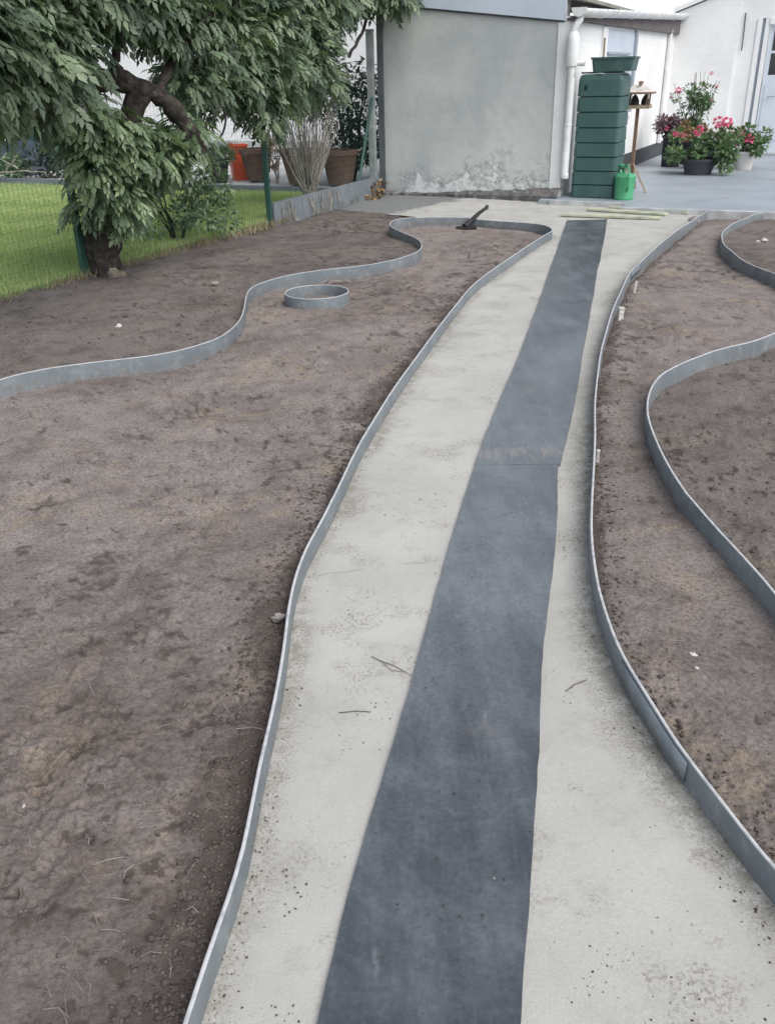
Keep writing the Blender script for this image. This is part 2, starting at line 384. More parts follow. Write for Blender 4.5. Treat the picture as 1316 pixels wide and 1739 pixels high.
# ---------------------------------------------------------------- mesh helpers
class MB:
    def __init__(self):
        self.v, self.f = [], []

    def add(self, vs, fs):
        n = len(self.v)
        self.v += [tuple(x) for x in vs]
        self.f += [tuple(i + n for i in q) for q in fs]
        return self

    def box(self, x0, x1, y0, y1, z0, z1, bev=0.0, rot=None, at=None):
        if bev:
            bm = bmesh.new()
            bmesh.ops.create_cube(bm, size=1.0)
            for v in bm.verts:
                v.co = Vector(((x0 + x1) / 2 + v.co.x * (x1 - x0), (y0 + y1) / 2 + v.co.y * (y1 - y0), (z0 + z1) / 2 + v.co.z * (z1 - z0)))
            bmesh.ops.bevel(bm, geom=bm.edges[:], offset=bev, segments=2, affect='EDGES')
            bm.verts.index_update()
            vs = [v.co.copy() for v in bm.verts]
            fs = [[v.index for v in f.verts] for f in bm.faces]
            bm.free()
        else:
            vs = [Vector(p) for p in ((x0, y0, z0), (x1, y0, z0), (x1, y1, z0), (x0, y1, z0), (x0, y0, z1), (x1, y0, z1), (x1, y1, z1), (x0, y1, z1))]
            fs = [(0, 3, 2, 1), (4, 5, 6, 7), (0, 1, 5, 4), (1, 2, 6, 5), (2, 3, 7, 6), (3, 0, 4, 7)]
        if rot is not None:
            vs = [rot @ v for v in vs]
        if at is not None:
            vs = [v + Vector(at) for v in vs]
        return self.add(vs, fs)

    def prism(self, poly, h0, h1, axis='z'):
        """poly of 2D points pushed from h0 to h1; axis y: poly is (x,z)"""
        n = len(poly)
        mk = (lambda p, h: (p[0], p[1], h)) if axis == 'z' else ((lambda p, h: (p[0], h, p[1])) if axis == 'y' else (lambda p, h: (h, p[0], p[1])))
        vs = [mk(p, h0) for p in poly] + [mk(p, h1) for p in poly]
        fs = [tuple(range(n - 1, -1, -1)), tuple(range(n, 2 * n))] + [(i, (i + 1) % n, n + (i + 1) % n, n + i) for i in range(n)]
        return self.add(vs, fs)

    def tube(self, pts, rad, n=8, cap=True, closed=False):
        pts = [Vector(p) for p in pts]
        k = len(pts)
        rad = [rad] * k if isinstance(rad, (int, float)) else rad
        vs, fs = [], []
        up = Vector((0, 0, 1))
        prev = None
        for i, p in enumerate(pts):
            a = pts[(i + 1) % k] if (closed or i < k - 1) else p
            b = pts[i - 1] if (closed or i > 0) else p
            t = (a - b).normalized()
            if prev is None:
                prev = t.cross(up) if abs(t.z) < 0.95 else t.cross(Vector((1, 0, 0)))
            s = (prev - t * prev.dot(t)).normalized()
            prev = s
            w = t.cross(s)
            for j in range(n):
                an = 2 * math.pi * j / n
                vs.append(p + (s * math.cos(an) + w * math.sin(an)) * rad[i])
        for i in range(k if closed else k - 1):
            i2 = (i + 1) % k
            for j in range(n):
                fs.append((i * n + j, i * n + (j + 1) % n, i2 * n + (j + 1) % n, i2 * n + j))
        if cap and not closed:
            fs.append(tuple(range(n - 1, -1, -1)))
            fs.append(tuple((k - 1) * n + j for j in range(n)))
        return self.add(vs, fs)

    def lathe(self, prof, n=24, at=(0, 0, 0), sx=1.0, sy=1.0):
        vs, fs = [], []
        for r, z in prof:
            for j in range(n):
                an = 2 * math.pi * j / n
                vs.append((at[0] + r * math.cos(an) * sx, at[1] + r * math.sin(an) * sy, at[2] + z))
        for i in range(len(prof) - 1):
            for j in range(n):
                fs.append((i * n + j, i * n + (j + 1) % n, (i + 1) * n + (j + 1) % n, (i + 1) * n + j))
        if prof[0][0] > 1e-4:
            fs.append(tuple(range(n - 1, -1, -1)))
        if prof[-1][0] > 1e-4:
            fs.append(tuple((len(prof) - 1) * n + j for j in range(n)))
        return self.add(vs, fs)

    def lump(self, at, r, seed, sz=0.7, sub=1):
        bm = bmesh.new()
        bmesh.ops.create_icosphere(bm, subdivisions=sub, radius=1.0)
        q = random.Random(seed)
        rx, ry = q.uniform(0.75, 1.3), q.uniform(0.75, 1.3)
        an = q.uniform(0, 6.28)
        vs = []
        bm.verts.index_update()
        for v in bm.verts:
            s = q.uniform(0.62, 1.3)
            x, y, z = v.co.x * rx * s, v.co.y * ry * s, v.co.z * sz * s
            vs.append((at[0] + r * (x * math.cos(an) - y * math.sin(an)), at[1] + r * (x * math.sin(an) + y * math.cos(an)), at[2] + r * z))
        fs = [[v.index for v in f.verts] for f in bm.faces]
        bm.free()
        return self.add(vs, fs)

    def build(self, name, mat, parent=None, smooth=False):
        me = bpy.data.meshes.new(name)
        me.from_pydata(self.v, [], self.f)
        me.update()
        me.materials.append(mat if not isinstance(mat, str) else M[mat])
        if smooth:
            me.shade_smooth()
            try:
                me.set_sharp_from_angle(angle=R(38))
            except Exception:
                pass
        o = bpy.data.objects.new(name, me)
        C.objects.link(o)
        if parent is not None:
            o.parent = parent
        return o


def np_mesh(name, V, F, mat, parent=None, attrs=None, smooth=False):
    """V (n,3), F (m,k) arrays"""
    me = bpy.data.meshes.new(name)
    k = F.shape[1]
    me.vertices.add(len(V))
    me.vertices.foreach_set('co', np.ascontiguousarray(V, dtype=np.float32).ravel())
    me.loops.add(F.size)
    me.loops.foreach_set('vertex_index', np.ascontiguousarray(F, dtype=np.int32).ravel())
    me.polygons.add(len(F))
    me.polygons.foreach_set('loop_start', np.arange(0, F.size, k, dtype=np.int32))
    me.polygons.foreach_set('loop_total', np.full(len(F), k, dtype=np.int32))
    if smooth:
        me.polygons.foreach_set('use_smooth', np.ones(len(F), dtype=bool))
    me.update(calc_edges=True)
    for nm, arr in (attrs or {}).items():
        a = me.attributes.new(nm, 'FLOAT', 'POINT')
        a.data.foreach_set('value', np.ascontiguousarray(arr, dtype=np.float32))
    me.materials.append(M[mat] if isinstance(mat, str) else mat)
    o = bpy.data.objects.new(name, me)
    C.objects.link(o)
    if parent is not None:
        o.parent = parent
    return o


def tag(o, label, cat, group=None, kind=None):
    if label:
        o['label'] = label
    if cat:
        o['category'] = cat
    if group:
        o['group'] = group
    if kind:
        o['kind'] = kind
    return o


def struct(o, label=None):
    o['kind'] = 'structure'
    if label:
        o['label'] = label
    return o


def thing(name, label, cat, loc=(0, 0, 0), rz=0.0, group=None):
    o = bpy.data.objects.new(name, None)
    o.empty_display_size = 0.1
    C.objects.link(o)
    o.location = loc
    o.rotation_euler = (0, 0, rz)
    return tag(o, label, cat, group)


def vnoise(x, y, scale, seed=0):
    """smooth value noise in -1..1"""
    x = x * scale + seed * 17.31
    y = y * scale + seed * 9.77
    xi, yi = np.floor(x).astype(np.int64), np.floor(y).astype(np.int64)
    fx, fy = x - xi, y - yi
    fx, fy = fx * fx * (3 - 2 * fx), fy * fy * (3 - 2 * fy)

    def h(a, b):
        n = (a * 374761393 + b * 668265263 + seed * 1442695) & 0xFFFFFFFF
        n = ((n ^ (n >> 13)) * 1274126177) & 0xFFFFFFFF
        return ((n ^ (n >> 16)) & 0xFFFF) / 32767.5 - 1.0
    return (h(xi, yi) * (1 - fx) + h(xi + 1, yi) * fx) * (1 - fy) + (h(xi, yi + 1) * (1 - fx) + h(xi + 1, yi + 1) * fx) * fy


def smooth_line(pts, step=0.04):
    """Catmull-Rom through pts, resampled at about step metres"""
    P = np.array(pts, float)
    P = np.vstack([2 * P[0] - P[1], P, 2 * P[-1] - P[-2]])
    out = []
    for i in range(1, len(P) - 2):
        n = max(2, int(np.linalg.norm(P[i + 1] - P[i]) / step))
        t = np.linspace(0, 1, n, endpoint=False)[:, None]
        p0, p1, p2, p3 = P[i - 1], P[i], P[i + 1], P[i + 2]
        out.append(0.5 * (2 * p1 + (p2 - p0) * t + (2 * p0 - 5 * p1 + 4 * p2 - p3) * t ** 2 + (3 * p1 - p0 - 3 * p2 + p3) * t ** 3))
    out.append(P[-2][None])
    L = np.vstack(out)
    for _ in range(8):
        L[1:-1] = (L[:-2] + 2 * L[1:-1] + L[2:]) / 4
    return L


def dist_to(line, Q):
    """distance of points Q (n,2) to a polyline, and the nearest points"""
    A, B = line[:-1], line[1:]
    D = B - A
    LL = (D ** 2).sum(1) + 1e-12
    best = np.full(len(Q), 1e9)
    near = np.zeros_like(Q)
    for s in range(0, len(Q), 4000):
        q = Q[s:s + 4000]
        t = np.clip(((q[:, None] - A[None]) * D[None]).sum(2) / LL, 0, 1)
        pr = A[None] + t[..., None] * D[None]
        d = ((q[:, None] - pr) ** 2).sum(2)
        i = d.argmin(1)
        best[s:s + 4000] = np.sqrt(d[np.arange(len(q)), i])
        near[s:s + 4000] = pr[np.arange(len(q)), i]
    return best, near


def inside(poly, Q):
    x, y = Q[:, 0], Q[:, 1]
    r = np.zeros(len(Q), bool)
    n = len(poly)
    for i in range(n):
        x0, y0 = poly[i]
        x1, y1 = poly[(i + 1) % n]
        if y0 == y1:
            continue
        c = ((y0 > y) != (y1 > y)) & (x < (x1 - x0) * (y - y0) / (y1 - y0) + x0)
        r ^= c
    return r

# ---------------------------------------------------------------- traced lines of the garden, in metres on the ground
EDGE_LEFT = [(-0.373,1.102), (-0.351,1.248), (-0.337,1.353), (-0.333,1.487), (-0.331,1.640), (-0.324,1.769), (-0.318,1.939), (-0.317,2.133), (-0.322,2.323), (-0.319,2.520), (-0.295,2.743), (-0.249,2.973), (-0.193,3.292), (-0.117,3.742), (0.005,4.301), (0.167,4.960), (0.356,5.681), (0.535,6.354), (0.756,7.093), (1.183,8.125), (1.665,9.219), (1.800,9.498), (1.817,9.772), (1.713,9.995), (1.464,10.164), (1.200,10.338), (0.994,10.508)]
EDGE_SERP = [(1.026,10.488), (0.932,10.504), (0.501,10.576), (0.240,10.526), (0.135,10.376), (0.103,10.022), (0.193,9.657), (0.313,9.324), (0.390,8.994), (0.384,8.599), (0.276,8.277), (0.039,7.968), (-0.180,7.807), (-0.398,7.717), (-0.606,7.613), (-0.809,7.457), (-0.986,7.199), (-1.045,6.988), (-1.042,6.721), (-1.007,6.359), (-0.990,5.968), (-1.038,5.623), (-1.151,5.397), (-1.351,5.207), (-1.600,5.117), (-1.839,5.029), (-2.058,4.910), (-2.176,4.772), (-2.304,4.601)]
EDGE_RIGHT = [(0.851,1.132), (0.799,1.297), (0.776,1.380), (0.759,1.461), (0.739,1.558), (0.722,1.629), (0.712,1.679), (0.699,1.787), (0.686,1.892), (0.672,2.009), (0.666,2.122), (0.671,2.246), (0.680,2.400), (0.708,2.609), (0.747,2.825), (0.803,3.069), (0.876,3.367), (0.966,3.744), (1.067,4.197), (1.171,4.603), (1.300,5.081), (1.435,5.523), (1.613,6.085), (1.814,6.658), (2.050,7.310), (2.242,7.714), (2.628,8.503), (3.015,9.238), (3.454,10.015), (3.832,10.668)]
EDGE_LOW = [(2.922,5.705), (2.438,5.323), (2.256,5.164), (1.997,5.009), (1.832,4.878), (1.671,4.731), (1.521,4.571), (1.416,4.397), (1.331,4.187), (1.266,3.968), (1.235,3.812), (1.205,3.602), (1.183,3.384), (1.169,3.109), (1.176,2.941), (1.186,2.745), (1.199,2.578), (1.209,2.448), (1.214,2.324), (1.226,2.011)]
MAT_FAR_L = [(2.197,10.684), (1.077,6.196), (0.597,4.372), (0.400,3.620)]
MAT_FAR_R = [(2.672,10.699), (1.469,6.158), (1.016,4.435), (0.782,3.596)]
MAT_NEAR_L = [(0.428,3.737), (0.236,2.901), (0.106,2.286), (0.040,1.970), (-0.021,1.691), (-0.084,1.430), (-0.154,1.032)]
MAT_NEAR_R = [(0.794,3.714), (0.650,2.975), (0.541,2.511), (0.447,2.090), (0.348,1.598), (0.281,1.292), (0.227,1.023)]
# the far end of the right-hand strips drops to the level of the terrace
EDGE_RIGHT_TAIL = [(2.62, 8.50, .083), (3.03, 9.30, .075), (3.51, 10.18, .060), (3.92, 10.91, .050)]
EDGE_UP = [(4.80, 10.59, .050), (4.61, 10.62, .050), (4.41, 10.61, .050), (4.28, 10.47, .053), (4.12, 10.23, .057), (3.94, 10.00, .060), (3.78, 9.76, .065), (3.63, 9.49, .070), (3.47, 9.16, .075), (3.36, 8.86, .080), (3.28, 8.61, .085), (3.21, 8.33, .090), (3.18, 8.09, .090), (3.14, 7.83, .090), (3.13, 7.60, .090), (3.14, 7.36, .090), (3.16, 7.22, .090), (3.17, 7.09, .090), (3.23, 6.36, .090), (3.45, 5.9, .09), (3.9, 5.6, .09)]

L_left = smooth_line([(-0.62, -0.5), (-0.50, 0.2), (-0.42, 0.72)] + EDGE_LEFT, 0.03)
L_serp = smooth_line(EDGE_SERP + [(-2.5, 4.3), (-3.1, 3.7), (-4.0, 3.2)], 0.03)
R3 = [(1.30, -0.4, .085), (1.12, 0.3, .085), (0.96, 0.78, .085)] + [(x, y, .085) for x, y in EDGE_RIGHT[:-4]] + EDGE_RIGHT_TAIL
L_right = smooth_line([p[:2] for p in R3], 0.03)
L_low = smooth_line([(4.0, 6.3), (3.4, 6.05)] + EDGE_LOW + [(1.26, 1.6), (1.38, 1.1), (1.6, 0.6)], 0.03)
L_up = smooth_line([p[:2] for p in EDGE_UP], 0.03)


def z_along(line, pts3):
    P = np.array(pts3)
    d = ((line[:, None] - P[None, :, :2]) ** 2).sum(2)
    i = np.argsort(d, 1)[:, :2]
    w = 1 / (np.take_along_axis(d, i, 1) + 1e-4)
    z = (P[i, 2] * w).sum(1) / w.sum(1)
    for _ in range(12):
        z[1:-1] = (z[:-2] + 2 * z[1:-1] + z[2:]) / 4
    return z


Z_right = z_along(L_right, R3)
Z_up = z_along(L_up, EDGE_UP)

# ---------------------------------------------------------------- ground sheets, finer towards the camera
th = np.concatenate([np.arange(-80, -34, 1.2), np.arange(-34, 34.01, 0.2), np.arange(35.2, 81, 1.2)]) * math.pi / 180
rr = [0.35]
while rr[-1] < 16.5:
    rr.append(rr[-1] + min(0.045, max(0.008, 0.0022 * rr[-1] ** 2)))
rr = np.array(rr)
GT, GR = np.meshgrid(th, rr)
GX, GY = (np.sin(GT) * GR), (np.cos(GT) * GR)
NR, NT = GX.shape
GQ = np.stack([GX.ravel(), GY.ravel()], 1)
gi = np.arange(NR * NT).reshape(NR, NT)
GF = np.stack([gi[:-1, :-1].ravel(), gi[:-1, 1:].ravel(), gi[1:, 1:].ravel(), gi[1:, :-1].ravel()], 1)[:, ::-1]


def patch(name, poly, zfun, mat, attrs_fun=None):
    poly = np.array(poly)
    ins = inside(poly, GQ)
    fi = ins[GF]
    keep = fi.any(1)
    F = GF[keep]
    used = np.unique(F)
    remap = np.full(len(GQ), -1)
    remap[used] = np.arange(len(used))
    Q = GQ[used].copy()
    out = ~ins[used]
    ring = np.vstack([poly, poly[:1]])
    _, near = dist_to(ring, Q[out])
    Q[out] = near
    z = zfun(Q[:, 0], Q[:, 1], Q)
    V = np.column_stack([Q, z])
    o = np_mesh(name, V, remap[F], mat, attrs=attrs_fun(Q) if attrs_fun else None, smooth=True)
    return struct(o)


def relief(x, y, rough=1.0, seed=0):
    warp = 0.15 * vnoise(x, y, 1.7, seed + 50)
    mask = np.clip(0.40 + 0.9 * vnoise(x, y, 1.1, seed + 3) + 0.7 * vnoise(x, y, 3.1, seed + 4), 0.10, 1.4)
    z = 0.010 * vnoise(x + warp, y, 0.9, seed) + 0.006 * vnoise(x, y + warp, 2.7, seed + 1)
    clod = np.abs(vnoise(x + warp, y, 9, seed + 5))
    z += mask * rough * (0.0042 * (1 - 2 * clod) + 0.0060 * vnoise(x, y, 22, seed + 6) + 0.0065 * (1 - 2 * np.abs(vnoise(x, y, 43, seed + 7))) + 0.0040 * vnoise(x, y, 90, seed + 8))
    # slabs of trodden crust with torn edges
    crust = vnoise(x * 1.0, y * 0.8, 5.0, seed + 9) + 0.5 * vnoise(x, y, 14, seed + 10)
    z += 0.005 * np.tanh(crust * 6)
    z += 0.012 * dabs(x, y, seed) * vnoise(x, y, 21, seed + 34)
    return z


def dabs(x, y, seed):
    """sparse kicked-up scars in the crust; the colour paints their crevice shade dark"""
    d = 0.75 * vnoise(x, y * 1.25, 19, seed + 31) + 0.75 * vnoise(x, y, 43, seed + 32) + 0.4 * vnoise(x, y, 1.3, seed + 33) + 0.25 * vnoise(x, y, 90, seed + 35)
    return np.clip((d - 0.52) * 2.2, 0, 1)


def loose(Q, seed):
    """moist open soil, with shade painted dark where the trodden crust is low"""
    x, y = Q[:, 0], Q[:, 1]
    crust = vnoise(x, y * 0.8, 5.0, seed + 9) + 0.5 * vnoise(x, y, 14, seed + 10)
    big = vnoise(x, y, 0.8, seed + 12) + 0.6 * vnoise(x, y, 2.0, seed + 13)
    fine = vnoise(x, y, 31, seed + 14) + vnoise(x, y, 60, seed + 15)
    return np.clip(np.clip(-0.75 * crust - 0.50 + 0.6 * big + 0.55 * fine, 0, 1) * 0.85 + 0.85 * dabs(x, y, seed), 0, 1)  # loose soil and painted low-crust and crevice shade in one mask


def z_mid(x, y, Q):
    dl, _ = dist_to(L_left[::2], Q)
    ds, _ = dist_to(L_serp[::2], Q)
    near = np.clip((7.0 - y) / 5.0, 0.25, 1)
    return 0.004 + 0.016 * near + 0.020 * np.exp(-(dl / 0.25) ** 2) * near - 0.02 * np.exp(-(dl / 0.05) ** 2) - 0.012 * np.exp(-(ds / 0.2) ** 2) + relief(x, y, 1.0, 1)


def dug_shade_mid(Q):
    dl, _ = dist_to(L_left[::2], Q)
    n = vnoise(Q[:, 0], Q[:, 1], 6, 71) * 0.5 + vnoise(Q[:, 0], Q[:, 1], 17, 72) * 0.35
    w = 0.11 + 0.085 * vnoise(Q[:, 0], Q[:, 1], 1.6, 73)
    return {'dug_shade': np.maximum(np.clip(1.15 - dl / w + n * 0.9, 0, 1), loose(Q, 1)), 'moist': np.clip((3.0 - Q[:, 1]) / 1.9 + 0.25 * vnoise(Q[:, 0], Q[:, 1], 0.9, 78) + 0.2 * (-0.4 - Q[:, 0]), 0, 1) * 0.75}


def z_far(x, y, Q):
    ds, _ = dist_to(L_serp[::2], Q)
    return 0.045 - 0.02 * np.exp(-(ds / 0.1) ** 2) - 0.05 * np.clip((y - 9.3) / 1.5, 0, 1) + relief(x, y, 1.1, 21)


def z_right(x, y, Q):
    d, _ = dist_to(L_right[::2], Q)
    return 0.022 - 0.055 * np.clip((y - 5.0) / 3.5, 0, 1) - 0.015 * np.exp(-(d / 0.06) ** 2) + relief(x, y, 0.9, 41)


def dug_shade_right(Q):
    d, _ = dist_to(L_right[::2], Q)
    n = vnoise(Q[:, 0], Q[:, 1], 6, 81) * 0.5 + vnoise(Q[:, 0], Q[:, 1], 17, 82) * 0.35
    return {'moist': np.clip((2.2 - Q[:, 1]) / 2.5, 0, 0.5), 'dug_shade': np.maximum(np.clip(1.0 - d / (0.07 + 0.03 * vnoise(Q[:, 0], Q[:, 1], 1.6, 83)) + n * 0.9, 0, 1), loose(Q, 41))}


def z_low(x, y, Q):
    return 0.008 + relief(x, y, 1.25, 61)


def z_up(x, y, Q):
    return -0.02 + relief(x, y, 1.3, 62)


sub = MB()
sub.add([(-80, -60, -0.14), (80, -60, -0.14), (80, 120, -0.14), (-80, 120, -0.14)], [(0, 1, 2, 3)])
struct(sub.build('ground', 'subsoil'))

P_l = [tuple(p) for p in L_left]
P_s = [tuple(p) for p in L_serp]
P_r = [tuple(p) for p in L_right]
P_lo = [tuple(p) for p in L_low]
P_up = [tuple(p) for p in L_up]
slab_front = [(0.50, 10.62), (0.45, 11.30), (-0.54, 12.16)]
fence_line = [WV(0.02, v) for v in (-1.6, -3, -5, -7, -9, -11)]

patch('soil_left_middle', P_l + P_s + [(-6, 3), (-6, -3), (-0.8, -3)], z_mid, 'soil', dug_shade_mid)
patch('soil_left_far', [p for p in P_s if not (p[0] > 0.52 and p[1] > 10)][::-1] + slab_front[::1] + fence_line + [(-6, 2)], z_far, 'soil_dark', lambda Q: {'dug_shade': loose(Q, 21)})
right_terrace = [WV(4.72, -0.92), WV(5.3, -0.92), WV(5.5, -0.92)]
patch('soil_right_middle', P_r + right_terrace[:1] + P_up + [(4.6, 6.4)] + P_lo + [(2.5, -0.6)], z_right, 'soil', dug_shade_right)
patch('soil_right_near', P_lo + [(5, 0), (7, 3), (7, 6.5)], z_low, 'soil_dark', lambda Q: {'dug_shade': loose(Q, 61)})
patch('soil_right_far', P_up + [(7.0, 6.2), WV(9.5, -0.92)], z_up, 'soil_dark', lambda Q: {'dug_shade': loose(Q, 62)})

lrl = np.vstack([L_left[::2], [[np.nan, np.nan]]])


def path_attrs(Q):
    d1, _ = dist_to(L_left[::2], Q)
    d2, _ = dist_to(L_right[::2], Q)
    n = 0.035 * vnoise(Q[:, 0], Q[:, 1], 3, 91)
    e = np.exp(-(np.clip(d1 - 0.004 - n, 0, 9) / 0.045) ** 1.2) + np.exp(-(np.clip(d2 - 0.01 - n * 1.6, 0, 9) / 0.065) ** 1.2)
    du, dv = Q[:, 0] - OX, Q[:, 1] - OY
    u = du * AX + dv * AY
    v = -du * AY + dv * AX
    damp = np.clip(1.35 - (u - 0.1) / 1.25 + 0.2 * (v + 1.0), 0, 1) * (v > -2.3) * (u < 2)
    return {'edge': np.clip(e, 0, 1), 'damp': damp}


patch('concrete_path', P_l + [(0.93, 10.47), (0.5, 10.6), (0.45, 11.3), (-0.54, 12.16), WV(-0.02, -0.3), WV(0.0, 0.04), WV(2.7, 0.04), WV(2.7, -0.4), WV(3.7, -0.44), WV(3.7, -0.88), WV(4.72, -0.88)] + P_r[::-1] + [(1.0, -2.5), (-0.6, -2.5)],
      lambda x, y, Q: 0.003 * vnoise(x, y, 1.2, 95) + 0.0016 * vnoise(x, y, 7, 96), 'concrete', path_attrs)

# lawn, patio next door, terrace
def plot_box(name, poly, z0, z1, mat, parent=None):
    return MB().prism([WV(*p) for p in poly], z0, z1).build(name, mat, parent)


lawn = np.array([WV(0.0, -0.7), WV(-14, -0.7), WV(-14, -14), WV(0.0, -14)])
lg = plot_box('lawn', [(-14, -0.7), (-14, -14), (0.0, -14), (0.0, -0.7)], -0.13, 0.07, 'lawn')
struct(lg)
struct(plot_box('patio', [(-14, -0.62), (-0.02, -0.62), (-0.02, 4.2), (-14, 4.2)], -0.13, 0.12, 'patio'))
struct(plot_box('lawn_kerb', [(-14, -0.70), (-0.03, -0.70), (-0.03, -0.62), (-14, -0.62)], -0.13, 0.15, 'grey_board'))
struct(plot_box('terrace', [(2.5, -0.44), (3.66, -0.48), (3.66, -0.84), (14, -0.84), (14, 9), (2.5, 9)], -0.13, 0.05, 'terrace'))
struct(plot_box('terrace_kerb', [(3.66, -0.915), (14, -0.915), (14, -0.842), (3.66, -0.842)], -0.13, 0.056, 'kerb'))
struct(plot_box('terrace_step_edge', [(2.66, -0.50), (3.655, -0.545), (3.655, -0.485), (2.66, -0.445)], -0.13, 0.058, 'kerb'))

# grass blades on the lawn, denser towards the camera
def blades(name, X, Y, z0, hmin, hmax, width, mat, lean=0.5, seed=1, parent=None):
    g = np.random.default_rng(seed)
    n = len(X)
    h = g.uniform(hmin, hmax, n)
    an = g.uniform(0, 2 * np.pi, n)
    la = g.uniform(0, 2 * np.pi, n)
    ll = h * g.uniform(0, lean, n)
    dx, dy = np.cos(an) * width / 2, np.sin(an) * width / 2
    z = np.full(n, z0) if np.isscalar(z0) else z0
    V = np.empty((n, 3, 3))
    V[:, 0] = np.stack([X - dx, Y - dy, z], 1)
    V[:, 1] = np.stack([X + dx, Y + dy, z], 1)
    V[:, 2] = np.stack([X + np.cos(la) * ll, Y + np.sin(la) * ll, z + h], 1)
    F = np.arange(3 * n).reshape(n, 3)
    t = np.repeat(np.clip(g.normal(0.5, 0.22, n) + 0.3 * vnoise(X, Y, 1.5, seed), 0, 1), 3)
    return np_mesh(name, V.reshape(-1, 3), F, mat, parent, {'tone': t})


n = 230000
gu = -np.abs(rng.normal(0, 3.2, n))
gv = rng.uniform(-8.6, -0.75, n)
gx, gy = OX + AX * gu - AY * gv, OY + AY * gu + AX * gv
k = (gy > 4) & (gu > -11) & (gx > -0.62 * gy - 0.8)
go = blades('grass', gx[k], gy[k], 0.065, 0.025, 0.06, 0.009, 'grass', 0.9, 5)
tag(go, 'short green lawn grass behind the wire fence', 'grass', kind='stuff')

# ragged grass and dry roots where lawn and boards meet the soil
n = 2600
gv = rng.uniform(-9.0, -0.9, n)
gu = 0.05 + rng.normal(0, 0.045, n)
ok = vnoise(gv, gu * 0, 2.2, 8) + rng.uniform(-0.6, 0.6, n) > -0.15
gx, gy = (OX + AX * gu - AY * gv)[ok], (OY + AY * gu + AX * gv)[ok]
eg = blades('edge_weeds', gx, gy, 0.02, 0.04, 0.13, 0.010, 'dry_grass', 1.2, 9)
tag(eg, 'dry weeds and grass tufts along the foot of the fence', 'weeds', kind='stuff')

# ---------------------------------------------------------------- plastic edging strips
def strip(name, line, ztop, label, seed, zbot=-0.11, thick=0.009, closed=False, step=2, joints=()):
    L = line[::step]
    zt = (ztop[::step] if not np.isscalar(ztop) else np.full(len(L), ztop)).copy()
    s = np.concatenate([[0], np.cumsum(np.linalg.norm(np.diff(L, axis=0), axis=1))])
    if not closed:
        zt += 0.003 * vnoise(s, s * 0, 1.7, seed) + 0.0012 * vnoise(s, s * 0, 14, seed + 1)
        T = np.gradient(L, axis=0)
    else:
        T = np.roll(L, -1, 0) - np.roll(L, 1, 0)
    T /= np.linalg.norm(T, axis=1)[:, None]
    N = np.stack([-T[:, 1], T[:, 0]], 1)
    n = len(L)
    w = thick / 2
    # profile: bottom-left, foot-left, below rim, bevelled rim, and back down
    prof = [(-w, None, 0, 0), (-w, 'foot', 1, 0), (-w, 0.045, 0.3, 0), (-w, 0.004, 0, 0), (-w, 0.002, 0, 0.9), (-w * 0.7, 0.0, 0, 1), (w * 0.7, 0.0, 0, 1), (w, 0.002, 0, 0.9), (w, 0.004, 0, 0), (w, 0.045, 0.3, 0), (w, 'foot', 1, 0), (w, None, 0, 0)]
    V, foot, rim = [], [], []
    for off, dz, ft, rm in prof:
        p = L + N * off
        if dz is None:
            z = np.full(n, zbot)
        elif dz == 'foot':
            z = zt - 0.08
        else:
            z = zt - dz
        V.append(np.column_stack([p, z]))
        foot.append(np.full(n, ft))
        rim.append(np.full(n, rm))
    V = np.stack(V, 1).reshape(-1, 3)
    foot = np.stack(foot, 1).ravel()
    rim = np.stack(rim, 1).ravel()
    m = len(prof)
    I = np.arange(n * m).reshape(n, m)
    A = I if closed else I[:-1]
    B = np.roll(I, -1, 0) if closed else I[1:]
    F = np.concatenate([np.stack([A[:, j], B[:, j], B[:, j + 1], A[:, j + 1]], 1) for j in range(m - 1)])
    if not closed:
        me_caps = np.array([[I[0, 0], I[0, 5], I[0, 6], I[0, 11]], [I[-1, 11], I[-1, 6], I[-1, 5], I[-1, 0]]])
        F = np.vstack([F, me_caps])
    o = np_mesh(name, V, F, 'edging', None, {'foot': foot, 'rim': rim}, False)
    for sj, side in joints:
        c = int(np.searchsorted(s, sj))
        idx = np.arange(max(c - 3, 0), min(c + 4, n))
        pv = []
        for i in idx:
            a = L[i] + N[i] * side * (w + 0.0006)
            b = L[i] + N[i] * side * (w + 0.0065)
            pv += [(a[0], a[1], zt[i] - 0.07), (b[0], b[1], zt[i] - 0.07), (b[0], b[1], zt[i] - 0.010), (a[0], a[1], zt[i] - 0.010)]
        K = len(idx)
        pf = [(4 * i + j, 4 * i + 4 + j, 4 * i + 4 + (j + 1) % 4, 4 * i + (j + 1) % 4) for i in range(K - 1) for j in range(4)] + [(0, 1, 2, 3), (4 * K - 1, 4 * K - 2, 4 * K - 3, 4 * K - 4)]
        np_mesh('joint_plate', np.array(pv), np.array(pf), 'edging', o, {'foot': np.tile([0.6, 0.6, 0.1, 0.1], K), 'rim': np.zeros(4 * K)})
    return tag(o, label, 'edging', 'grey edging strips')


